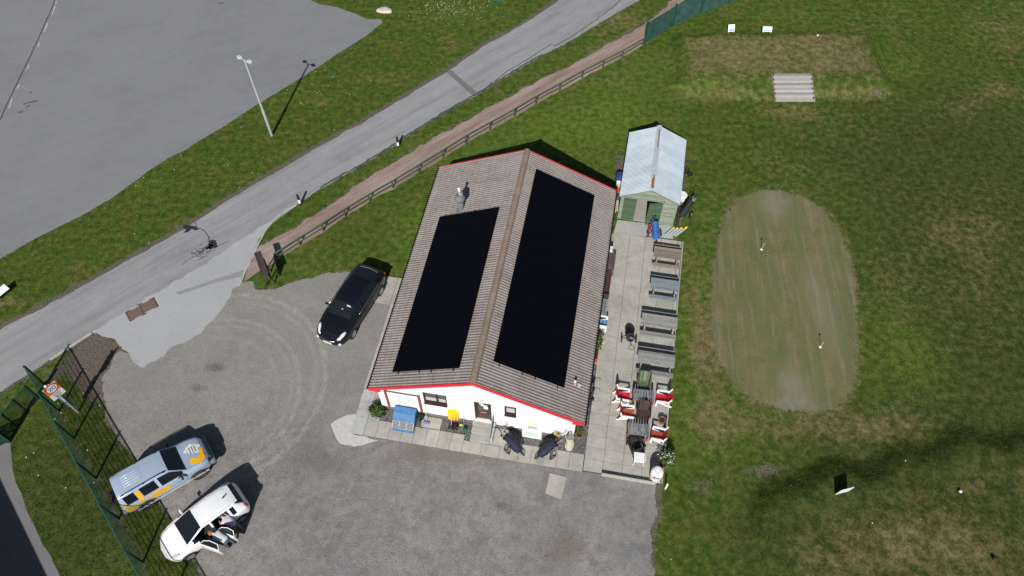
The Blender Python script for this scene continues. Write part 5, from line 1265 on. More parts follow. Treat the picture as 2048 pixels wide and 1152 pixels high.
for s in (-1, 1):
    for x in (1.40, -1.56): arch(bc, x, s, .935, .365, M_TRIM, .30); car_wheel(bc, x, s, .945, .325, M_ALLOY, 10)
    mirror(bc, .62, s, .90, 1.0, PB)
    ellipse_lamp(bc, (1.97, s*.63, .755), (.34, .13, .065), rz3(-s*.45) @ Matrix.Rotation(.30, 3, 'Y'), M_LENS)
    ellipse_lamp(bc, (2.25, s*.62, .42), (.10, .14, .08), rz3(-s*.6), M_LENS, 'fog_light')
    P = [(x, s*(section(S, x)[5][0]+.004), section(S, x)[5][1]+.006) for x in (.60, .2, -.3, -.9, -1.4, -1.66)]
    MB().tube(P, .014, 5).build('chrome_strip', M_CHROME, bc, True)
    ellipse_lamp(bc, (-2.36, s*.70, .86), (.08, .16, .09), rz3(s*.5), mat('red_tail_lamp', (.25, .008, .012), .2), 'tail_light')
    for x in (.12, -.72): MB().bar((x-.10, s*(surf_y(S, x, .86)+.018), .86), (x+.06, s*(surf_y(S, x, .86)+.018), .86), .02, .025).build('door_handle', PB, bc)
MB().tube([(2.34, -.40, .60), (2.42, -.2, .60), (2.445, 0, .60), (2.42, .2, .60), (2.34, .40, .60)], .018, 5).build('grille_strip', M_CHROME, bc)
MB().box((2.44, 0, .42), (.02, .52, .11)).build('number_plate', mat('white_plate', (.7, .7, .68), .5), bc)
MB().tube([(-2.14, -.55, 1.125), (-2.20, 0, 1.14), (-2.14, .55, 1.125)], .014, 5).build('boot_strip', mat('dull_strip', (.20, .2, .22), .3), bc)
MB().add([], []) if 0 else None
q = MB(); q.face([(x, y, surf_z(S, x, y)+.005) for x, y in ((.47, .44), (.47, .22), (.53, .22), (.53, .46))][::-1]); q.build('sun_visor_strip', mat('tax_strip', (.42, .50, .52), .5), bc)
for x in (.78, .80): pass
MB().box((.72, .06, surf_z(S, .72, .06)-.0), (.05, .10, .03), R=Matrix.Rotation(.5, 3, 'Y')).build('windscreen_sensor', mat('pale_sensor', (.35, .4, .42), .4), bc)

seams(bc, S, (.85, -.05, -.95), (1.08, 2.08, .80))
# ---- white hatchback with two doors open
S = dict(xs=rng(-1.93, -1.88, -1.80, -1.70, -1.58, -1.46, -1.34, -1.14, -1.04, -.62, -.26, -.18, .16, .40, .62, .78, 1.02, 1.3, 1.55, 1.75, 1.9, 2.0, 2.06),
         hw=[(-1.93, .55), (-1.88, .70), (-1.75, .80), (-1.3, .86), (0, .86), (1.2, .85), (1.6, .79), (1.8, .70), (1.95, .52), (2.06, .25)],
         zb=[(-1.93, .45), (-1.75, .25), (1.6, .20), (1.9, .24), (2.06, .36)],
         zt=[(-1.93, .74), (-1.80, .96), (-1.4, 1.01), (-.2, .96), (.78, .93), (1.2, .86), (1.6, .74), (1.9, .60), (2.06, .46)],
         zr=[(-1.93, .78), (-1.86, .98), (-1.76, 1.08), (-1.46, 1.38), (-1.34, 1.42), (-.62, 1.49), (.16, 1.44), (1.02, 1.0), (1.3, .95), (1.6, .84), (1.9, .66), (2.06, .48)],
         hg=[(-1.93, .42), (-1.8, .60), (-1.46, .56), (-.6, .57), (.16, .56), (1.02, .66), (1.4, .60), (1.7, .50), (1.95, .33), (2.06, .15)],
         ws=(.16, 1.02), rw=(-1.80, -1.46), side=[(-.18, .78), (-1.04, -.26), (-1.34, -1.14)], open=((-.18, .62), (-1.04, -.26)))
wc = thing('parked_car', 'white hatchback with both left doors open beside the green fence', 'car', (-13.78, 10.31, 0), RAD(220.7))
PW = mat('white_car_paint', (.78, .79, .80), .22, .02, 2, spec=.5, coat=.4)
car_body(wc, S, PW, M_CGLASS, M_TRIM)
for s in (-1, 1):
    for x in (1.25, -1.30): arch(wc, x, s, .852, .335, M_TRIM, .29); car_wheel(wc, x, s, .862, .30, M_ALLOY, 9, .19)
    mirror(wc, .56, s, .82, 1.0, PW)
    ellipse_lamp(wc, (1.66, s*.57, .715), (.30, .11, .075), rz3(-s*.55) @ Matrix.Rotation(.42, 3, 'Y'), mat('clear_lamp', (.40, .44, .48), .12))
    ellipse_lamp(wc, (-1.79, s*.66, .92), (.07, .12, .17), rz3(s*.6), mat('red_tail_lamp', (.25, .008, .012), .2), 'tail_light')
    MB().tube([(x, s*(interp(S['hg'], x)-.075), interp(S['zr'], x)-.012) for x in (-1.3, -.9, -.5, -.1, .14)], .008, 4).build('roof_seam', mat('grey_seam', (.12, .12, .13), .6), wc)
q = MB(); q.add([(-1.44, -.50, 1.41), (-1.44, .50, 1.41), (-1.62, .46, 1.36), (-1.62, -.46, 1.36), (-1.44, -.50, 1.37), (-1.44, .50, 1.37), (-1.62, .46, 1.34), (-1.62, -.46, 1.34)], [(0, 1, 2, 3), (7, 6, 5, 4), (2, 6, 7, 3), (1, 5, 6, 2), (0, 3, 7, 4)])
q.build('spoiler', PW, wc, bevel=.01)
MB().bar((-1.18, .0, 1.45), (-1.30, 0, 1.53), .02, .06, (0, 1, 0)).build('aerial', M_TRIM, wc)
MB().box((2.05, 0, .42), (.03, .50, .11)).build('number_plate', mat('white_plate', (.7, .7, .68)), wc)
seams(wc, S, (.78, -.22, -1.09), (1.06, 1.80, .78), left=False)
for s in (-1, 1): MB().bar((.98, s*.25, surf_z(S, .98, .25)+.01), (.90, -s*.05+.2, surf_z(S, .90, .2)+.012), .014, .012).build('wiper', M_TRIM, wc)
# interior seen through the open doors
MB().box((-.2, 0, .34), (1.9, 1.5, .06)).build('cabin_floor', mat('dark_carpet', (.012, .012, .013), .9), wc)
for x in (.02, -.85):
    for y in (.36, -.36):
        se = MB(); se.box((x, y, .52), (.50, .48, .18)); se.box((x-.28, y, .84), (.16, .46, .62), R=Matrix.Rotation(-.2, 3, 'Y')); se.box((x-.36, y, 1.20), (.10, .24, .16)); se.build('seat', mat('dark_seat', (.022, .022, .025), .85, .3), wc, bevel=.04)
MB().box((.72, 0, .82), (.36, 1.36, .30)).build('dashboard', M_TRIM, wc, bevel=.04)
def open_door(hx, hy, L, ang, ztop, z0=.30):
    d = bpy.data.objects.new('door', None); COL.objects.link(d); d.parent = wc; d.location = (hx, hy, 0); d.rotation_euler = (0, 0, ang)
    q = MB(); q.add([(0, y, z) for y in (-.035, .035) for z in (z0, .94)]+[(-L, y, z) for y in (-.035, .035) for z in (z0+.05, 1.0)], [(0, 1, 5, 4), (2, 6, 7, 3), (1, 3, 7, 5), (0, 4, 6, 2), (4, 5, 7, 6), (0, 2, 3, 1)])
    q.build('door_skin', PW, d, bevel=.02)
    MB().tube([(-.05, 0, .95), (-.32, -.10, ztop-.06), (-.60, -.17, ztop), (-L+.06, -.16, ztop-.10), (-L+.01, 0, 1.0)], .022, 6).build('window_frame', PW, d, True)
    g = MB(); g.face([(-.08, 0, .96), (-L+.03, 0, 1.0), (-L+.09, -.15, ztop-.11), (-.60, -.16, ztop-.02), (-.33, -.095, ztop-.08)]); g.build('door_glass', M_CGLASS, d)
    MB().box((-L*.5, -.045, .68), (L*.8, .03, .44)).build('door_lining', M_TRIM, d)
    MB().bar((-L+.10, .05, .86), (-L+.26, .05, .86), .025, .03).build('door_handle', PW, d)
open_door(.60, .86, 1.02, RAD(-59), 1.40); open_door(-.28, .84, .92, RAD(-62), 1.40)

# ---- silver-blue off-roader with yellow hexagon livery
S = dict(xs=rng(-2.02, -1.98, -1.90, -1.74, -1.24, -1.12, -1.0, -.66, -.30, -.16, .20, .40, .62, .84, 1.02, 1.3, 1.6, 1.85, 2.0, 2.1, 2.16),
         hw=[(-2.02, .74), (-1.98, .80), (-1.85, .85), (1.2, .87), (1.8, .84), (2.0, .74), (2.16, .52)],
         zb=[(-2.02, .50), (-1.85, .36), (1.8, .34), (2.16, .42)],
         zt=[(-2.02, 1.04), (-1.9, 1.07), (.8, 1.04), (1.02, 1.02), (1.8, .94), (2.05, .86), (2.16, .74)],
         zr=[(-2.02, 1.10), (-1.98, 1.30), (-1.90, 1.70), (-1.74, 1.755), (0, 1.77), (.40, 1.71), (1.02, 1.12), (1.6, 1.06), (1.95, .98), (2.08, .90), (2.16, .76)],
         hg=[(-2.02, .66), (-1.9, .60), (-1.7, .62), (.40, .61), (1.02, .72), (1.7, .70), (2.0, .60), (2.16, .42)],
         ws=(.40, 1.02), rw=(-2.0, -1.93), side=[(-.16, .84), (-1.0, -.30), (-1.74, -1.24)])
sv_ = thing('parked_car', 'silver-blue off-roader with yellow hexagon livery and spare wheel on its tail', 'off-roader', (-16.18, 12.52, 0), RAD(34.9))
PS = mat('silver_blue_paint', (.33, .41, .52), .38, .05, 2, metal=.12, coat=.2)
car_body(sv_, S, PS, M_CGLASS, M_TRIM)
M_CLAD = mat('grey_cladding', (.075, .08, .085), .6, .2)
for s in (-1, 1):
    for x in (1.33, -1.14):
        arch(sv_, x, s, .868, .44, M_CLAD, .34); car_wheel(sv_, x, s, .885, .355, mat('dark_alloy', (.10, .10, .105), .4, .2, metal=.4), 6, .24)
    mirror(sv_, .72, s, .86, 1.16, M_TRIM)
    MB().tube([(x, s*(interp(S['hg'], x)-.05), interp(S['zr'], x)+.035) for x in (-1.7, -1.2, -.6, -.1, .25)], .018, 6).build('roof_rail', M_TRIM, sv_, True)
    for x in (-1.68, -.7, .22): MB().box((x, s*(interp(S['hg'], x)-.05), interp(S['zr'], x)), (.10, .035, .06)).build('rail_foot', M_TRIM, sv_)
    ellipse_lamp(sv_, (1.98, s*.62, .84), (.12, .13, .10), rz3(-s*.5), M_TRIM)
    MB().bar((-1.6, s*.885, .40), (1.8, s*.885, .40), .03, .09).build('sill_trim', mat('pale_sill', (.55, .57, .6), .35, metal=.4), sv_)
    MB().bar((.84, s*(.80), 1.075), (-1.78, s*(.80), 1.09), .02, .05).build('waist_trim', mat('bright_waist', (.55, .60, .66), .3, metal=.4), sv_)
seams(sv_, S, (.86, -.23, -1.04), (1.06, 1.98, .82))
q = MB(); q.box((2.12, 0, .56), (.26, 1.56, .26)); q.build('front_bumper', mat('grey_bumper', (.16, .18, .20), .45), sv_, bevel=.06)
q = MB(); q.box((2.10, 0, .80), (.12, .90, .17)); q.build('grille', mat('blue_black_grille', (.02, .03, .06), .3), sv_, bevel=.02)
MB().box((-2.05, 0, .56), (.18, 1.60, .24)).build('rear_bumper', mat('grey_bumper', (.16, .18, .20)), sv_, bevel=.05)
sp = bpy.data.objects.new('spare_wheel', None); COL.objects.link(sp); sp.parent = sv_; sp.location = (-2.16, .05, .86); sp.rotation_euler = (0, RAD(-90), 0)
MB().lathe([(.22, -.10), (.34, -.10), (.36, -.06), (.36, .07), (.33, .10), (.05, .11)], n=24).build('tyre', mat('tyre_rubber', (.014, .014, .015)), sp, 40)
for i in range(5):
    y = -.26+i*.13; x0, x1 = -1.48, -.62
    MB().tube([(x, y, surf_z(S, x, y)+.004) for x in (x0, x0+.3, x1-.3, x1)], .014, 5).build('roof_rib', mat('bright_rib', (.62, .68, .74), .25, metal=.3), sv_, True)
YD = mat('yellow_vinyl', (.80, .42, .008), .4, .06); WD = mat('white_vinyl', (.62, .64, .62), .5, .05)
def hexes(cells, r, m, name, fn):
    q = MB()
    for a, b in cells: q.face([fn(a+r*math.cos(math.pi/3*k), b+r*math.sin(math.pi/3*k)) for k in range(6)])
    q.build(name, m, sv_)
ft = lambda x, y: (x, y, surf_z(S, x, y)+.008)
hexes([(1.58, .02), (1.74, .10), (1.58, .20), (1.74, .28), (1.42, .11), (1.42, .29), (1.58, .37), (1.74, -.06), (1.88, .19), (1.30, .18)], .104, WD, 'livery_text_panel', ft)
hexes([(1.36, -.50), (1.50, -.58), (1.50, -.42), (1.64, -.50), (1.40, -.36), (1.76, -.40), (1.64, -.62), (1.86, -.30), (1.90, -.16), (1.78, -.54), (1.94, -.04), (1.88, -.42)], .10, YD, 'livery_hexagons', ft)
q = MB(); rr = random.Random(4)
for row, x in enumerate((1.70, 1.585, 1.47)):
    y = .30
    while y > .0:
        w_ = rr.uniform(.02, .05); q.face([(x+d, y-e, surf_z(S, x, y)+.0115) for d, e in ((.022, 0), (.022, w_), (-.022, w_), (-.022, 0))]); y -= w_+.012
q.build('livery_lettering', mat('dark_lettering', (.05, .05, .055), .6), sv_)
fs_ = lambda x, z: (x, -(surf_y(S, x, z)+.007), z)
hexes([(-.30, .82), (-.46, .90), (-.46, .74), (-.62, .82), (-.62, .97), (-.16, .90), (-.32, .98), (-.10, .76), (-.20, .70), (-.56, .68), (-.74, .90), (-.02, .84)], .125, YD, 'livery_hexagons', fs_)
hexes([(-1.12, 1.0), (-1.12, 1.10), (-1.12, 1.20), (-1.12, 1.31), (-1.12, 1.42), (-1.06, .94), (-1.18, .90), (-1.12, 1.50)], .115, YD, 'livery_hexagons', fs_)
hexes([(-1.62, .80), (-1.76, .78), (-1.86, .92), (-1.86, 1.04), (-1.88, 1.16), (-1.50, .84), (-1.72, .70), (-1.88, .80), (-1.60, .70), (-1.84, .68)], .12, YD, 'livery_hexagons', fs_)
MB().bar((.52, -.80, .98), (.70, -.86, 1.16), .05, .05).build('snorkel_bar', M_TRIM, sv_)

# ================================================================ people leaning into the car
def person(name, label, loc, rz, J, top, legs, hair_m, skin=mat('skin', (.48, .27, .19), .6, .08)):
    """one continuous skinned figure; J gives the joints"""
    t = thing(name, label, 'person', loc, rz)
    E = [('pelvis', 'belly'), ('belly', 'chest'), ('chest', 'neck'), ('neck', 'head'), ('head', 'crown')]
    for s in 'lr': E += [('pelvis', 'hip'+s), ('hip'+s, 'knee'+s), ('knee'+s, 'ankle'+s), ('ankle'+s, 'toe'+s), ('chest', 'sh'+s), ('sh'+s, 'elb'+s), ('elb'+s, 'wri'+s), ('wri'+s, 'palm'+s)]
    for s in 'lr':
        p = Vector(J['palm'+s]); d = (p-Vector(J['wri'+s])).normalized(); a = d.cross(Vector((0, 0, 1))).normalized()
        for k in range(5):
            off = a*(k-2)*.022; ln = (.055, .075, .08, .072, .058)[k]
            if k == 0: off = a*-.045; 
            J['fa%d%s' % (k, s)] = tuple(p+off+d*.03); J['fb%d%s' % (k, s)] = tuple(p+off*1.15+d*(.03+ln)+Vector((0, 0, -.02)))
            E += [('palm'+s, 'fa%d%s' % (k, s)), ('fa%d%s' % (k, s), 'fb%d%s' % (k, s))]
    names = list(J); me = bpy.data.meshes.new('body'); me.from_pydata([J[k] for k in names], [(names.index(a), names.index(b)) for a, b in E], [])
    o = bpy.data.objects.new('skin_tmp', me); COL.objects.link(o)
    o.modifiers.new('s', 'SKIN'); o.modifiers.new('d', 'SUBSURF').levels = 2
    RD_ = dict(pelvis=(.16, .14), belly=(.15, .12), chest=(.17, .13), neck=(.055, .055), head=(.085, .10), crown=(.075, .085), hip=(.10, .10), knee=(.062, .062), ankle=(.045, .045), toe=(.04, .035), sh=(.062, .062), elb=(.045, .045), wri=(.032, .032), palm=(.04, .02), f=(.009, .009))
    for i, k in enumerate(names):
        b = k[:-1] if k[-1] in 'lr' and k not in ('pelvis',) else k
        if k.startswith('fa') or k.startswith('fb'): b = 'f'
        me.skin_vertices[0].data[i].radius = RD_.get(b, RD_.get(k, (.05, .05)))
        me.skin_vertices[0].data[i].use_root = (k == 'pelvis')
    dg = bpy.context.evaluated_depsgraph_get(); dg.update(); ev = o.evaluated_get(dg); m2 = bpy.data.meshes.new_from_object(ev)
    bpy.data.objects.remove(o)
    for m in (top, legs, skin, mat('dark_shoe', (.02, .02, .022), .6)): m2.materials.append(m)
    segs = [(a, b, (2 if a in ('neck', 'head') or a.startswith(('wri', 'palm', 'fa')) else 3 if a.startswith('ankle') else 1 if a.startswith(('hip', 'knee')) or b.startswith('hip') else 0)) for a, b in E]
    for p in m2.polygons:
        c = p.center; best = min(segs, key=lambda q: (lambda A, B: (c-(A+(B-A)*max(0, min(1, (c-A).dot(B-A)/max((B-A).length_squared, 1e-9))))).length)(Vector(J[q[0]]), Vector(J[q[1]])))
        p.material_index = best[2]; p.use_smooth = True
    link('body', m2, t)
    h = Vector(J['head']); c = Vector(J['crown']); ax = (c-h).normalized(); q = (c-h).to_track_quat('Z', 'Y').to_matrix()
    MB().lathe([(.118, -.02), (.128, .05), (.122, .11), (.085, .165), (.03, .19), (.005, .192)], h, 16, q).build('hair', hair_m, t, True)
    return t
JA = dict(pelvis=(0, 0, .93), belly=(.16, 0, 1.03), chest=(.38, 0, 1.12), neck=(.54, 0, 1.14), head=(.64, 0, 1.15), crown=(.75, 0, 1.16))
for s, y in (('l', 1), ('r', -1)):
    JA.update({'hip'+s: (-.01, y*.10, .86), 'knee'+s: (.06+.05*y, y*.11, .48), 'ankle'+s: (-.02+.06*y, y*.12, .08), 'toe'+s: (.14+.06*y, y*.14, .04), 'sh'+s: (.44, y*.19, 1.10), 'elb'+s: (.58, y*.24, .88), 'wri'+s: (.78, y*.18, .80), 'palm'+s: (.84, y*.16, .78)})
CY, SY_ = math.cos(RAD(220.7)), math.sin(RAD(220.7))
def carloc(x, y): return (-13.78+CY*x-SY_*y, 10.31+SY_*x+CY*y, 0)
person('person', 'person in a lavender top bending into the rear door of the white car', carloc(-.96, 1.16), RAD(220.7-70), dict(JA), mat('lavender_cloth', (.52, .46, .54), .8, .08, bump=.3), mat('grey_brown_trousers', (.10, .09, .085), .85), mat('dark_hair', (.03, .022, .018), .6))
person('person', 'person in a pale mint top bending into the front door of the white car', carloc(-.36, 1.50), RAD(220.7-62), dict(JA), mat('mint_cloth', (.52, .58, .56), .8, .08, bump=.3), mat('slate_trousers', (.07, .10, .15), .85), mat('auburn_hair', (.22, .10, .05), .6))

# ================================================================ fences
M_FGRN = mat('green_powder_coat', (.010, .050, .036), .5, .2)
def mesh_fence(name, label, bases, H, group=None, netting=False, post_extra=.06):
    t = thing(name, label, 'fence', (bases[0][0], bases[0][1], 0), 0, group); o0 = Vector((bases[0][0], bases[0][1], 0))
    P = [Vector((x, y, 0))-o0 for x, y in bases]
    for p in P: MB().box((p.x, p.y, (H+post_extra)/2), (.15, .15, H+post_extra) if netting else (.09, .09, H+post_extra)).build('post', M_FGRN, t)
    for a, b in zip(P[:-1], P[1:]):
        q = MB(); d = b-a; L = d.length; k = int(L/.032); nr = 10
        for i in range(nr):
            z = .05+(H-.07)*i/(nr-1); q.bar(a+Vector((0, 0, z)), b+Vector((0, 0, z)), .013, .013)
        nn = Vector((-d.y, d.x, 0)).normalized()*.012
        for i in range(k+1):
            c = a+d*(i/k)
            q.add([tuple(c+d.normalized()*s*.0052+nn+Vector((0, 0, z))) for z in (.03, H) for s in (-1, 1)], [(0, 1, 3, 2)])
        q.build('mesh_panel', M_FGRN, t)
        if not netting: MB().bar(a+Vector((0, 0, H)), b+Vector((0, 0, H)), .045, .045).build('top_rail', mat('green_top_rail', (.016, .085, .062), .5), t)
        if netting:
            n_ = MB(); n_.add([tuple(a-nn+Vector((0, 0, .02))), tuple(b-nn+Vector((0, 0, .02))), tuple(b-nn+Vector((0, 0, H-.02))), tuple(a-nn+Vector((0, 0, H-.02)))], [(0, 1, 2, 3)]); n_.build('netting', netting, t)
    return t
pb = [(-23.75, 17.45), (-22.55, 16.0), (-21.33, 14.55), (-19.62, 12.54), (-17.98, 10.62), (-16.35, 8.70), (-14.72, 6.80), (-13.1, 4.9)]
mesh_fence('mesh_fence', 'tall green mesh fence along the left edge of the yard', pb, 1.95)
mesh_fence('mesh_fence', 'short green mesh fence running from the corner to the footpath gate', [(-23.79, 16.70), (-24.10, 15.95), (-24.34, 15.2), (-24.36, 14.5)], 1.35)
# footpath gate
g = thing('footpath_gate', 'green metal gate across the footpath at the left edge', 'gate', (-24.42, 14.35, 0), RAD(212))
q = MB()
for a, b, c, d in ((0, .06, 0, 1.2), (1.4, 1.46, 0, 1.2), (0, 1.46, 1.14, 1.2), (0, 1.46, .1, .16), (0, 1.46, .62, .67)): q.box(((a+b)/2, 0, (c+d)/2), (b-a, .05, d-c))
q.build('gate_frame', M_FGRN, g)
for i in range(13): MB().box((.12+i*.10, 0, .65), (.05, .02, 1.0)).build('gate_bar', mat('gate_green', (.014, .075, .055), .5), g)
MB().box((-.06, 0, .7), (.10, .10, 1.4)).build('gate_post', M_FGRN, g)
for x in (.4, .8): MB().box((x, -.03, .9), (.10, .02, .22)).build('gate_notice', M_PAPER, g)
# dense screened fence at the top
n = NT('green_screen_netting'); v = n.coord('Object')
n.color(n.ramp(n.noise(v, 3, 4, .6), [(.36, (.016, .060, .050)), (.64, (.036, .105, .086))])); n.rough(.8)
mesh_fence('screened_fence', 'dark green netted fence between the red path and the golf course', [(9.50, 44.46), (11.75, 46.50), (13.96, 47.91), (16.3, 49.25), (18.7, 50.6), (21.2, 52)], 1.75, None, n.m)
# timber rail fence along the path
t = thing('rail_fence', 'low green timber rail fence along the red path', 'fence', (-13.2, 25.2, 0))
o0 = Vector((-13.2, 25.2, 0))
RP = [(-13.35, 25.30), (-12.2, 26.4), (-11.0, 27.45), (-9.85, 28.55), (-8.53, 29.72), (-7.24, 30.78), (-5.74, 32.10), (-4.31, 33.36), (-2.91, 34.60), (-1.40, 35.83), (.19, 37.06), (1.63, 38.28), (3.25, 39.54), (4.84, 40.83), (6.35, 41.95), (7.77, 42.98), (9.35, 44.30)]
GW = wood('mossy_rail', (.078, .105, .062), .2)
P = [Vector((x, y, 0))-o0 for x, y in RP]
for p in P: MB().box((p.x, p.y, .30), (.08, .08, .60), rz=.75).build('post', wood('mossy_post', (.055, .072, .040), .2), t)
for a, b in zip(P[:-1], P[1:]):
    n2 = Vector((b.y-a.y, a.x-b.x, 0)).normalized()
    MB().bar(a+Vector((0, 0, .62)), b+Vector((0, 0, .62)), .08, .035).build('top_rail', GW, t)
    MB().bar(a+n2*.06+Vector((0, 0, .36)), b+n2*.06+Vector((0, 0, .36)), .03, .10).build('mid_rail', GW, t)

# ================================================================ street furniture and signs
lp = thing('lamp_post', 'tall grey steel lamp post with two flat lamp heads', 'lamp post', (-15.44, 35.34, 0))
MB().lathe([(.095, 0), (.095, 2.2), (.07, 2.25), (.055, 5.9), (.03, 5.95)], n=14).build('column', mat('lamp_steel', (.45, .48, .50), .45, .08, metal=.4), lp, 40)
for s in (-1, 1):
    d = Vector((.86, -.51, 0))*s; a_ = math.atan2(d.y, d.x)
    q = MB(); q.T = Matrix.Rotation(a_, 4, 'Z'); q.tube([(0, 0, 5.88), (.22, 0, 5.96)], .025, 6); q.build('bracket', mat('lamp_steel', (.45, .48, .50)), lp)
    q = MB(); q.T = Matrix.Translation((d.x*.36, d.y*.36, 5.98)) @ Matrix.Rotation(a_, 4, 'Z'); n_ = 14
    P = [(.21*math.cos(2*math.pi*i/n_)*(1 if math.cos(2*math.pi*i/n_) > 0 else .8), .13*math.sin(2*math.pi*i/n_)) for i in range(n_)]
    q.prism(P, -.03, .03); q.build('lamp_head', mat('lamp_head_grey', (.50, .56, .60), .4), lp, bevel=.015)
def text(s, size, loc, par, m, rot, name='lettering', align='CENTER'):
    cu = bpy.data.curves.new(name, 'FONT'); cu.body = s; cu.size = size; cu.align_x = align; cu.align_y = 'CENTER'; cu.extrude = .0015
    o = bpy.data.objects.new('tmp_text', cu); COL.objects.link(o); dg = bpy.context.evaluated_depsgraph_get(); dg.update()
    me = bpy.data.meshes.new_from_object(o.evaluated_get(dg)); bpy.data.objects.remove(o); me.materials.clear(); me.materials.append(m)
    q = link(name, me, par); q.location = loc; q.rotation_euler = rot; return q
# school speed sign
fa = Vector((-22.811, 18.663))-Vector((-23.651, 17.883)); 
rs_ = thing('speed_sign', 'orange and white 20 speed limit sign on a post beside the mesh fence', 'road sign', (-21.53, 15.91, 0), RAD(54.8))
OG = mat('orange_sign', (.78, .20, .012), .5, .06); NV = mat('dark_navy_ink', (.008, .012, .03), .5); WS = mat('white_sign', (.76, .77, .78), .45, .03)
MB().cyl((0, .06, 0), (0, .06, 2.95), .05, n=12).build('post', mat('pale_post', (.55, .57, .60), .45, .1, metal=.2), rs_, 40)
MB().box((0, .16, 1.15), (.24, .16, .95)).build('control_box', mat('slate_box', (.11, .16, .24), .5), rs_, bevel=.02)
MB().box((0, 0, 2.40), (.66, .04, 1.08)).build('plate', OG, rs_, bevel=.015)
n_ = 28; q = MB(); q.lathe([(.30, 0), (.30, .004)], (0, -.0215, 2.66), n_, Matrix.Rotation(RAD(90), 3, 'X')); q.build('red_ring', mat('sign_red', (.42, .015, .035), .5), rs_)
q = MB(); q.lathe([(.245, 0), (.245, .004)], (0, -.0265, 2.66), n_, Matrix.Rotation(RAD(90), 3, 'X')); q.build('white_disc', WS, rs_)
text('20', .36, (0, -.033, 2.66), rs_, NV, (RAD(90), 0, 0))
MB().box((0, -.0225, 2.09), (.64, .006, .44)).build('sub_plate', WS, rs_)
for i, w_ in enumerate(('When', 'lights', 'flash')): text(w_, .155, (0, -.029, 2.235-.14*i), rs_, NV, (RAD(90), 0, 0))
for x in (-.30, .30): MB().lathe([(.05, 0), (.055, .03), (.03, .04)], (x, -.02, 2.93), 12, Matrix.Rotation(RAD(90), 3, 'X')).build('flash_lamp', mat('grey_lamp', (.4, .4, .42), .4), rs_)
MB().lathe([(.05, 2.95), (.07, 3.0), (.02, 3.06)], (-.1, .05, 0), 10).build('sensor', mat('white_cap', (.7, .72, .72)), rs_)
# white road board at the far left
wb = thing('road_board', 'white board with black bars on low legs in the verge at the left edge', 'sign', (-27.98, 22.85, 0), RAD(56)); wb.scale = (.8, .8, .8)
MB().box((0, 0, .52), (1.30, .50, .03), R=Matrix.Rotation(RAD(24), 3, 'X')).build('board', WS, wb, bevel=.02)
BR = Matrix.Rotation(RAD(24), 3, 'X')
for x in (-.32, -.42, -.52): MB().box(Vector((0, 0, .52))+BR @ Vector((x, 0, .0175)), (.06, .46, .003), R=BR).build('black_bar', NV, wb)
k_ = MB()
for i in range(3): k_.box(Vector((0, 0, .52))+BR @ Vector((.1+.12*i, .02, .0175)), (.06, .03, .003), R=BR)
k_.build('faint_crest', mat('faint_crest', (.45, .46, .5), .5), wb)
for x in (-.4, .4): MB().cyl((x, .03, 0), (x, .03, .52), .025, n=8).build('leg', M_GALV, wb)
# bollards
for loc, lab in (((-7.20, 34.27), 'black and white bollard on the verge nearer the clubhouse roof'), ((-12.67, 29.48), 'black and white bollard where the road meets the apron')):
    t = thing('bollard', lab, 'bollard', (*loc, 0), 0, 'verge bollards')
    MB().cyl((0, 0, 0), (0, 0, .16), .075, n=12).build('foot', M_TRIM, t, 40); MB().cyl((0, 0, .16), (0, 0, .46), .078, n=12).build('white_band', WH, t, 40)
    MB().lathe([(.074, .46), (.072, .84), (.05, .88), (.01, .89)], n=12).build('cap', M_TRIM, t, 40)
# manhole covers
n = NT('rusty_cast_iron'); v = n.coord('Object')
n.color(n.ramp(n.noise(v, 6, 5, .7), [(.3, (.10, .062, .050)), (.55, (.165, .105, .085)), (.75, (.20, .14, .115))])); n.rough(.75); n.bump(n.noise(v, 30, 3), .5, .01); M_IRON = n.m
mh = thing('manhole_covers', 'pair of rusty iron covers set in the pale apron', 'manhole cover', (-20.095, 22.011), RAD(36)); mh.scale = (.74, .70, 1)
for i, (x, y) in enumerate(((-.52, -.03), (.52, .03))):
    MB().box((x, y, .008), (1.0, .92, .03)).build('cover', M_IRON, mh, bevel=.006)
    for dx, dy in ((-.25, .2), (.15, .25), (-.2, -.22), (.28, -.1), (0, 0)): MB().lathe([(.035, 0), (.03, .004)], (x+dx, y+dy, .0235), 8).build('key_hole', M_TRIM, mh)
fr_ = MB()
for x, y, a, b in ((-1.06, -.03, .07, 1.06), (1.06, .03, .07, 1.06), (0, 0, .06, 1.12), (-.88, .46, .3, .06), (.88, -.46, .3, .06), (0, .56, .4, .07), (0, -.56, .4, .07), (-.88, -.52, .3, .06), (.88, .52, .3, .06)): fr_.box((x, y, .012), (a, b, .03))
fr_.build('frame', mat('dark_iron', (.045, .034, .032), .7), mh)
# rock
rk = MB(); n_ = 12; vs = []
rr = random.Random(8)
prof_ = [(1.0, 0), (.97, .07), (.85, .12), (.45, .14)]
for r, z in prof_:
    for i in range(n_): a = 2*math.pi*i/n_; k = r*(.85+.3*nz(math.cos(a)*2, math.sin(a)*2, 1, 3)); vs.append((k*.70*math.cos(a), k*.42*math.sin(a), z+.03*nz(a, r, 3, 5)))
rk.add(vs, [(j*n_+i, j*n_+(i+1) % n_, (j+1)*n_+(i+1) % n_, (j+1)*n_+i) for j in range(3) for i in range(n_)]+[tuple(3*n_+i for i in range(n_))])
o = rk.build('boulder', mat('pale_stone', (.50, .46, .40), .9, .2, 4, bump=.5, bscale=12), None, 50); o.location = (-9.4, 48.4, 0); o.rotation_euler = (0, 0, -.2)
tag(o, 'pale flat boulder in the grass at the tip of the car park', 'boulder')
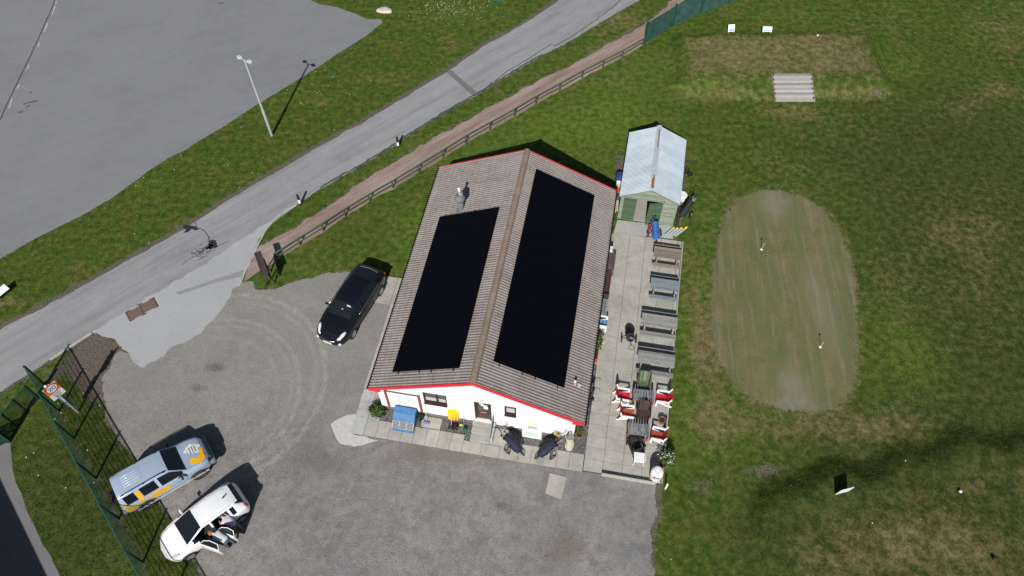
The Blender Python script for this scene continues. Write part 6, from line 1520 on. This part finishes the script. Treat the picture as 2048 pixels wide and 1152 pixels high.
# green utility cabinet at the top edge
t = thing('utility_cabinet', 'green utility cabinet standing in the grass at the top edge', 'cabinet', (-1.05, 49.75, 0), RAD(-8))
MB().box((0, 0, .55), (1.15, .42, 1.1)).build('housing', mat('cabinet_green', (.02, .10, .085), .5, .12), t, bevel=.015); MB().box((0, 0, 1.13), (1.22, .50, .06)).build('lid', mat('cabinet_green', (.02, .10, .085)), t, bevel=.015)
for x in (-.28, .28): MB().box((x, -.215, .55), (.52, .012, .98)).build('cabinet_door', mat('cabinet_green', (.02, .10, .085)), t)
# information board at the end of the rail fence
t = thing('information_board', 'dark brown wooden information board at the end of the rail fence', 'notice board', (-14.054, 23.950), RAD(0))
DB = wood('dark_board_wood', (.050, .030, .027))
A1, A2 = Vector((*(-13.631, 23.846), 0))-Vector((*(-14.054, 23.950), 0)), Vector((*(-13.248, 24.118), 0))-Vector((*(-14.054, 23.950), 0))
PT = Vector((-13.645, 23.846)).to_3d(); PU = Vector((-13.892, 24.430)).to_3d()
bo0 = Vector((*(-14.054, 23.950), 0))
dirb = Vector((-.42, .91, 0)); dirb.normalize(); nb_ = Vector((.91, .42, 0))
c0 = Vector((-13.55, 24.05, 0))-bo0
for s in (-.42, .42):
    p = c0+dirb*s
    MB().cyl(p+nb_*.20, p+nb_*.03+Vector((0, 0, 1.25)), .045, n=8).build('front_leg', DB, t); MB().cyl(p-nb_*.30, p+Vector((0, 0, 1.0)), .04, n=8).build('rear_leg', DB, t)
for i in range(5):
    z = .72+i*.145; c = c0+Vector((0, 0, z))+nb_*(.13-.022*i)
    MB().bar(c-dirb*.75, c+dirb*.75, .04, .138).build('board_plank', DB, t)
for i in range(3):
    c = c0+Vector((0, 0, 1.47))-nb_*(.0+.12*(i-.6)); MB().bar(c-dirb*.85, c+dirb*.85, .125, .03).build('roof_plank', DB, t)
# golf course furniture
def small_sign(x, y, z, rz, w_, h, label, lean=25, print_=True, name='tee_sign', feet=.12):
    t = thing(name, label, 'sign', (x, y, gz(x, y)), rz)
    R_ = Matrix.Rotation(RAD(-lean), 3, 'X')
    MB().box(R_ @ Vector((0, 0, feet+h/2)), (w_, .025, h), R=R_).build('panel', WS, t, bevel=.006)
    for s in (-1, 1): MB().cyl((s*w_*.42, .04, 0), tuple(R_ @ Vector((s*w_*.42, .03, feet+h*.7))), .016, n=7).build('stake', mat('pale_stake', (.5, .49, .45), .6), t)
    if print_:
        MB().box(R_ @ Vector((0, -.0145, feet+h*.22)), (w_*.8, .003, h*.22), R=R_).build('blue_print', mat('sign_blue', (.12, .34, .58), .5), t)
        MB().box(R_ @ Vector((-w_*.05, -.0145, feet+h*.60)), (w_*.55, .003, h*.06), R=R_).build('grey_print', mat('sign_grey', (.35, .37, .4), .5), t)
    return t
small_sign(15.85, 45.55, .50, .1, .48, .50, 'small white sign with a blue print at the back of the raised tee', 30)
small_sign(18.35, 45.35, .55, -.05, .66, .36, 'wide low white sign at the back of the raised tee', 34)
ts = small_sign(15.0, 11.52, gz(15, 11.5), RAD(14), .66, .66, 'white tee sign standing on the grass bank at the lower right', -4, False, 'tee_sign', .10)
MB().box((0, -.0145, .43), (.4, .003, .2)).build('faint_print', mat('sign_pale_print', (.62, .64, .66), .5), ts)
def tee_marker(x, y, z, m, label, r=.075):
    t = thing('tee_marker', label, 'tee marker', (x, y, gz(x, y)), 0, 'tee markers')
    MB().cyl((0, 0, -.03), (0, 0, .10), .012, n=6).build('spike', M_TRIM, t); MB().lathe([(.01, .05), (r*.75, .08), (r, .05+r), (r*.75, .02+2*r), (.01, .05+2*r)], n=12).build('ball', m, t, True)
tee_marker(*(20.423, 11.566), .68, WH, 'white tee marker on the worn ground at the lower right', .075)
tee_marker(*(20.848, 8.579), .70, M_TRIM, 'black tee marker near the lower right corner', .08)
tee_marker(*(21.561, 44.330), .63, WH, 'white tee marker on the raised tee at the top', .07)
for p, lab in (((14.310, 25.996), 'short putting pin with white cup rim, nearer the shed'), ((16.156, 19.558), 'short putting pin with white cup rim, nearer the bottom of the green')):
    t = thing('putting_pin', lab, 'putting pin', (*p, .006), 0, 'pins on the putting green')
    MB().lathe([(.055, 0), (.075, .004), (.055, .012)], n=16).build('cup_rim', WH, t)
    MB().lathe([(.054, .003), (.01, .003)], n=14).build('cup', M_TRIM, t)
    for i in range(4): MB().cyl((0, 0, .02+i*.15), (0, 0, .02+(i+.55)*.15), .014, n=7).build('white_stripe', WH, t); MB().cyl((0, 0, .02+(i+.55)*.15), (0, 0, .02+(i+1)*.15), .013, n=7).build('dark_stripe', mat('olive_stripe', (.12, .12, .06), .6), t)
    MB().lathe([(.01, .60), (.05, .63), (.05, .67), (.01, .70)], n=10).build('knob', mat('olive_knob', (.12, .11, .05), .6), t, True)
# timber steps up to the raised tee
t = thing('timber_steps', 'wide steps of pale weathered sleepers up to the raised tee', 'steps', (18.88, 39.0, 0), RAD(0))
SW = wood('silvered_sleeper', (.33, .32, .305), .15, .3); SD = wood('darker_sleeper', (.25, .24, .23), .18, .3)  # second wood is a darker grey, used on alternate treads
for i in range(6):
    y = -.62+i*.335; z = .15+i*.116
    MB().box((0, y, z-.03), (2.62-.02*(i % 2), .12, .13)).build('riser_sleeper', SW, t, bevel=.012)
    MB().box((random.uniform(-.02, .02), y+.175, z-.015), (2.46, .215, .10)).build('tread_sleeper', SD if i % 2 else SW, t, bevel=.012)
for s in (-1, 1): MB().bar((s*1.32, -.7, .05), (s*1.34, 1.35, .70), .08, .10).build('side_string', wood('brown_string', (.16, .12, .10)), t)
# long low building off the lower left whose shadow falls across the footpath
bd = thing('flat_roofed_building', 'long flat-roofed building casting a shadow over the footpath', 'building', (-23.0, 4.05, 0), math.atan2(-3.78, 3.22))
MB().box((0, -5.25, 2.3), (40, 10.5, 4.6)).build('wall', mat('pale_brick', (.36, .30, .24), .85, .15, 3), bd)
MB().box((0, -5.25, 4.68), (40.4, 10.9, .16)).build('roof', mat('felt_roof', (.06, .06, .062), .9, .2), bd)
for i in range(12):
    f = MB().box((-18+i*3.2, .01, 1.9), (1.6, .05, 1.3)).build('window', M_GLASS, bd); MB().box((-18+i*3.2, .06, 1.2), (1.8, .14, .06)).build('sill', M_CONC, f)

# ================================================================ loose cover: grass blades, daisies, stones
rng_ = np.random.default_rng(4)
def in_view(cnt, pad=1.0):
    y = rng_.uniform(7.0, 52.5, cnt*2); lim = 22.6+(y-8)*.395+pad; x = rng_.uniform(-45, 45, cnt*2)
    k = np.abs(x) < lim; return x[k], y[k]
def inside(x, y, poly): return pdist(x, y, poly) < .02
ROADP = ROAD_UP+(ROAD_LL[:-1]+ROAD_LO)[::-1]
PATHP = PATH_UP+PATH_LO[::-1]
CLUBP = [tuple(bw(u, v).to_2d()) for u, v in ((-5.0, -.6), (5.45, -1.45), (9.15, -1.45), (9.4, 13.4), (8.8, 14.6), (5.4, 14.4), (4.9, 14.4), (-4.9, 14.4), (-4.9, 8), (-7.0, 7.95), (-7, 6.1), (-6.05, 6.0), (-6.05, -1.5))]
SHEDP = [tuple(sw(u, v).to_2d()) for u, v in ((-1.65, .1), (1.65, .1), (1.65, 5.1), (-1.65, 5.1))]
STEPP = [(17.5, 38.2), (20.3, 38.2), (20.3, 40.4), (17.5, 40.4)]
bx, by = in_view(420000)
bad = np.zeros(bx.shape, bool)
for P_, soft in ((YARD, .22), (APRON, .05), (ROADP, .06), (PATHP, .16), (CARPARK, .10), (FOOT, .10), (GREEN, .75), (CLUBP, 0), (SHEDP, 0), (STEPP, 0)):
    bad |= pdist(bx, by, P_) < .02-soft*rng_.random(bx.shape)**2
bx, by = bx[~bad], by[~bad]
# nearest grid cell gives the turf condition under each blade
gi = np.clip(((bx+60)/.2).round().astype(int)+6, 0, nx-1); gj = np.clip(((by-3)/.2).round().astype(int)+7, 0, ny-1)
dirt_b, dry_b, lush_b, co_b = (np.clip(a, 0, 1.2)[gj, gi] for a in (dirt, dry, lush, dark_turf))
keep = rng_.random(bx.shape) > np.clip(dirt_b*1.05, 0, .96)
bx, by, dirt_b, dry_b, lush_b, co_b = (a[keep] for a in (bx, by, dirt_b, dry_b, lush_b, co_b))
bz = ground_z(bx, by); N = len(bx)
h = rng_.uniform(.018, .060, N)*(1+.5*lush_b)*np.where((by < 18) & (bx < -14), 1.35, 1); ang = rng_.uniform(0, 2*np.pi, N); wd = rng_.uniform(.010, .026, N); ln = rng_.uniform(.0, .06, N); la = rng_.uniform(0, 2*np.pi, N)
v0 = np.stack([bx-np.cos(ang)*wd, by-np.sin(ang)*wd, bz-.004], 1); v1 = np.stack([bx+np.cos(ang)*wd, by+np.sin(ang)*wd, bz-.004], 1)
v2 = np.stack([bx+np.cos(la)*ln, by+np.sin(la)*ln, bz+h], 1)
def tri_mesh(name, V, tris, m, attrs=None):
    me = bpy.data.meshes.new(name); me.vertices.add(len(V)); me.vertices.foreach_set('co', V.astype(np.float32).ravel())
    me.loops.add(tris.size); me.loops.foreach_set('vertex_index', tris.astype(np.int32).ravel())
    me.polygons.add(len(tris)); me.polygons.foreach_set('loop_start', np.arange(0, tris.size, 3, dtype=np.int32)); me.polygons.foreach_set('loop_total', np.full(len(tris), 3, np.int32))
    me.update(); me.materials.append(m)
    for k, a in (attrs or {}).items():
        at = me.attributes.new(k, 'FLOAT', 'POINT'); at.data.foreach_set('value', a.astype(np.float32))
    return struct(link(name, me), 'stuff')
V = np.concatenate([v0, v1, v2]); T = np.stack([np.arange(N), np.arange(N)+N, np.arange(N)+2*N], 1)
n = NT('grass_blade'); v = n.coord('World')
g, big, mid, fine, blade = grass_nodes(n, v)
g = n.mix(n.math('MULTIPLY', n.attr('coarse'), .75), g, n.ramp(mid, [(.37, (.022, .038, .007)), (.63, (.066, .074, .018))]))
g = n.mix(n.math('MULTIPLY', n.attr('lush'), .85, True), g, n.ramp(mid, [(.38, (.046, .088, .009)), (.62, (.105, .155, .022))]))
dryf = n.sstep(n.math('ADD', n.attr('dry'), n.nrm(n.math('ADD', n.math('MULTIPLY', mid, .5), n.math('ADD', n.math('MULTIPLY', big, .3), n.math('MULTIPLY', fine, .2))), 2.6)), .1, 1.15)
g = n.mix(n.math('MULTIPLY', dryf, .8), g, n.ramp(mid, [(.36, (.110, .092, .040)), (.5, (.165, .128, .062)), (.64, (.23, .18, .10))]))
r = n.rnd()
g = n.mix(1, g, n.ramp(r, [(0, (.68, .72, .62)), (.5, (1.0, 1.02, .95)), (.85, (1.3, 1.26, 1.15)), (1, (1.8, 1.6, 1.4))]), 'MULTIPLY')
n.color(g); n.rough(.7); n.b.inputs['Specular IOR Level'].default_value = .2
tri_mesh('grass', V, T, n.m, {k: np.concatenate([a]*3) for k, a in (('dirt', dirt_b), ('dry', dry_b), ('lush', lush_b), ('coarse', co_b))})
# daisies in the verge
dd = []
rr = random.Random(21)
for cx, cy, sx_, sy_, cnt in ((-4.394, 48.963) + (1.6, .7, 90), (-5.287, 48.176) + (1.4, .8, 40), (-22.248, 31.494) + (6, 3, 40), (-15.504, 38.690) + (4, 2, 25), (-3.344, 45.527) + (3, 2, 15), (-11.312, 42.788) + (5, 3, 25), (-21.078, 13.959) + (1.5, 3, 14), (-22.645, 14.998) + (1.0, 1.5, 8), (16.240, 13.855) + (6, 3, 4)):
    for _ in range(cnt): dd.append((rr.gauss(cx, sx_), rr.gauss(cy, sy_), rr.uniform(.018, .04)))
q = MB()
for x, y, s in dd:
    X1, Y1 = np.array([x]), np.array([y])
    if any(inside(X1, Y1, P_)[0] for P_ in (YARD, APRON, ROADP, PATHP, CARPARK, FOOT, CLUBP)): continue
    a = rr.random()*6; z = gz(x, y)+.05
    q.face([(x+s*math.cos(a+k*1.2566), y+s*math.sin(a+k*1.2566), z) for k in range(5)])
struct(q.build('daisies', mat('daisy_petal', (.72, .73, .66), .7)), 'stuff')
# loose stones on the yard and the path
def stones(name, P_, cnt, s0, s1, m, box, weight=None):
    x = rng_.uniform(box[0], box[1], cnt); y = rng_.uniform(box[2], box[3], cnt); k = (pdist(x, y, P_) < -.03) & (pdist(x, y, APRON) > -.35*rng_.random(cnt)**2)
    k &= pdist(x, y, CLUBP) > 0
    x, y = x[k], y[k]; N = len(x); s = rng_.uniform(s0, s1, N)*rng_.uniform(.6, 1.0, N)**2; a = rng_.uniform(0, 6.28, N); z0 = .013 if name == 'yard_stones' else .006
    B = [np.stack([x+s*np.cos(a+i*2.094), y+s*np.sin(a+i*2.094)*.8, np.full(N, z0)], 1) for i in range(3)]
    top = np.stack([x+s*.3*np.cos(a*3), y+s*.3*np.sin(a*3), z0+s*rng_.uniform(.5, 1.0, N)], 1)
    V = np.concatenate(B+[top]); i = np.arange(N)
    T = np.concatenate([np.stack([i, i+N, i+3*N], 1), np.stack([i+N, i+2*N, i+3*N], 1), np.stack([i+2*N, i, i+3*N], 1)])
    return tri_mesh(name, V, T, m)
def stone_mat(name, a, b, c):
    n = NT(name); n.color(n.ramp(n.rnd(), [(0, a), (.6, b), (1, c)])); n.rough(.9); return n.m
stones('yard_stones', YARD, 70000, .012, .036, stone_mat('yard_stone', (.14, .138, .136), (.205, .20, .195), (.34, .33, .315)), (-23, 9, 6, 26))
stones('path_stones', PATHP, 40000, .010, .028, stone_mat('path_stone', (.13, .085, .07), (.22, .16, .135), (.40, .34, .30)), (-16, 16, 22, 52))
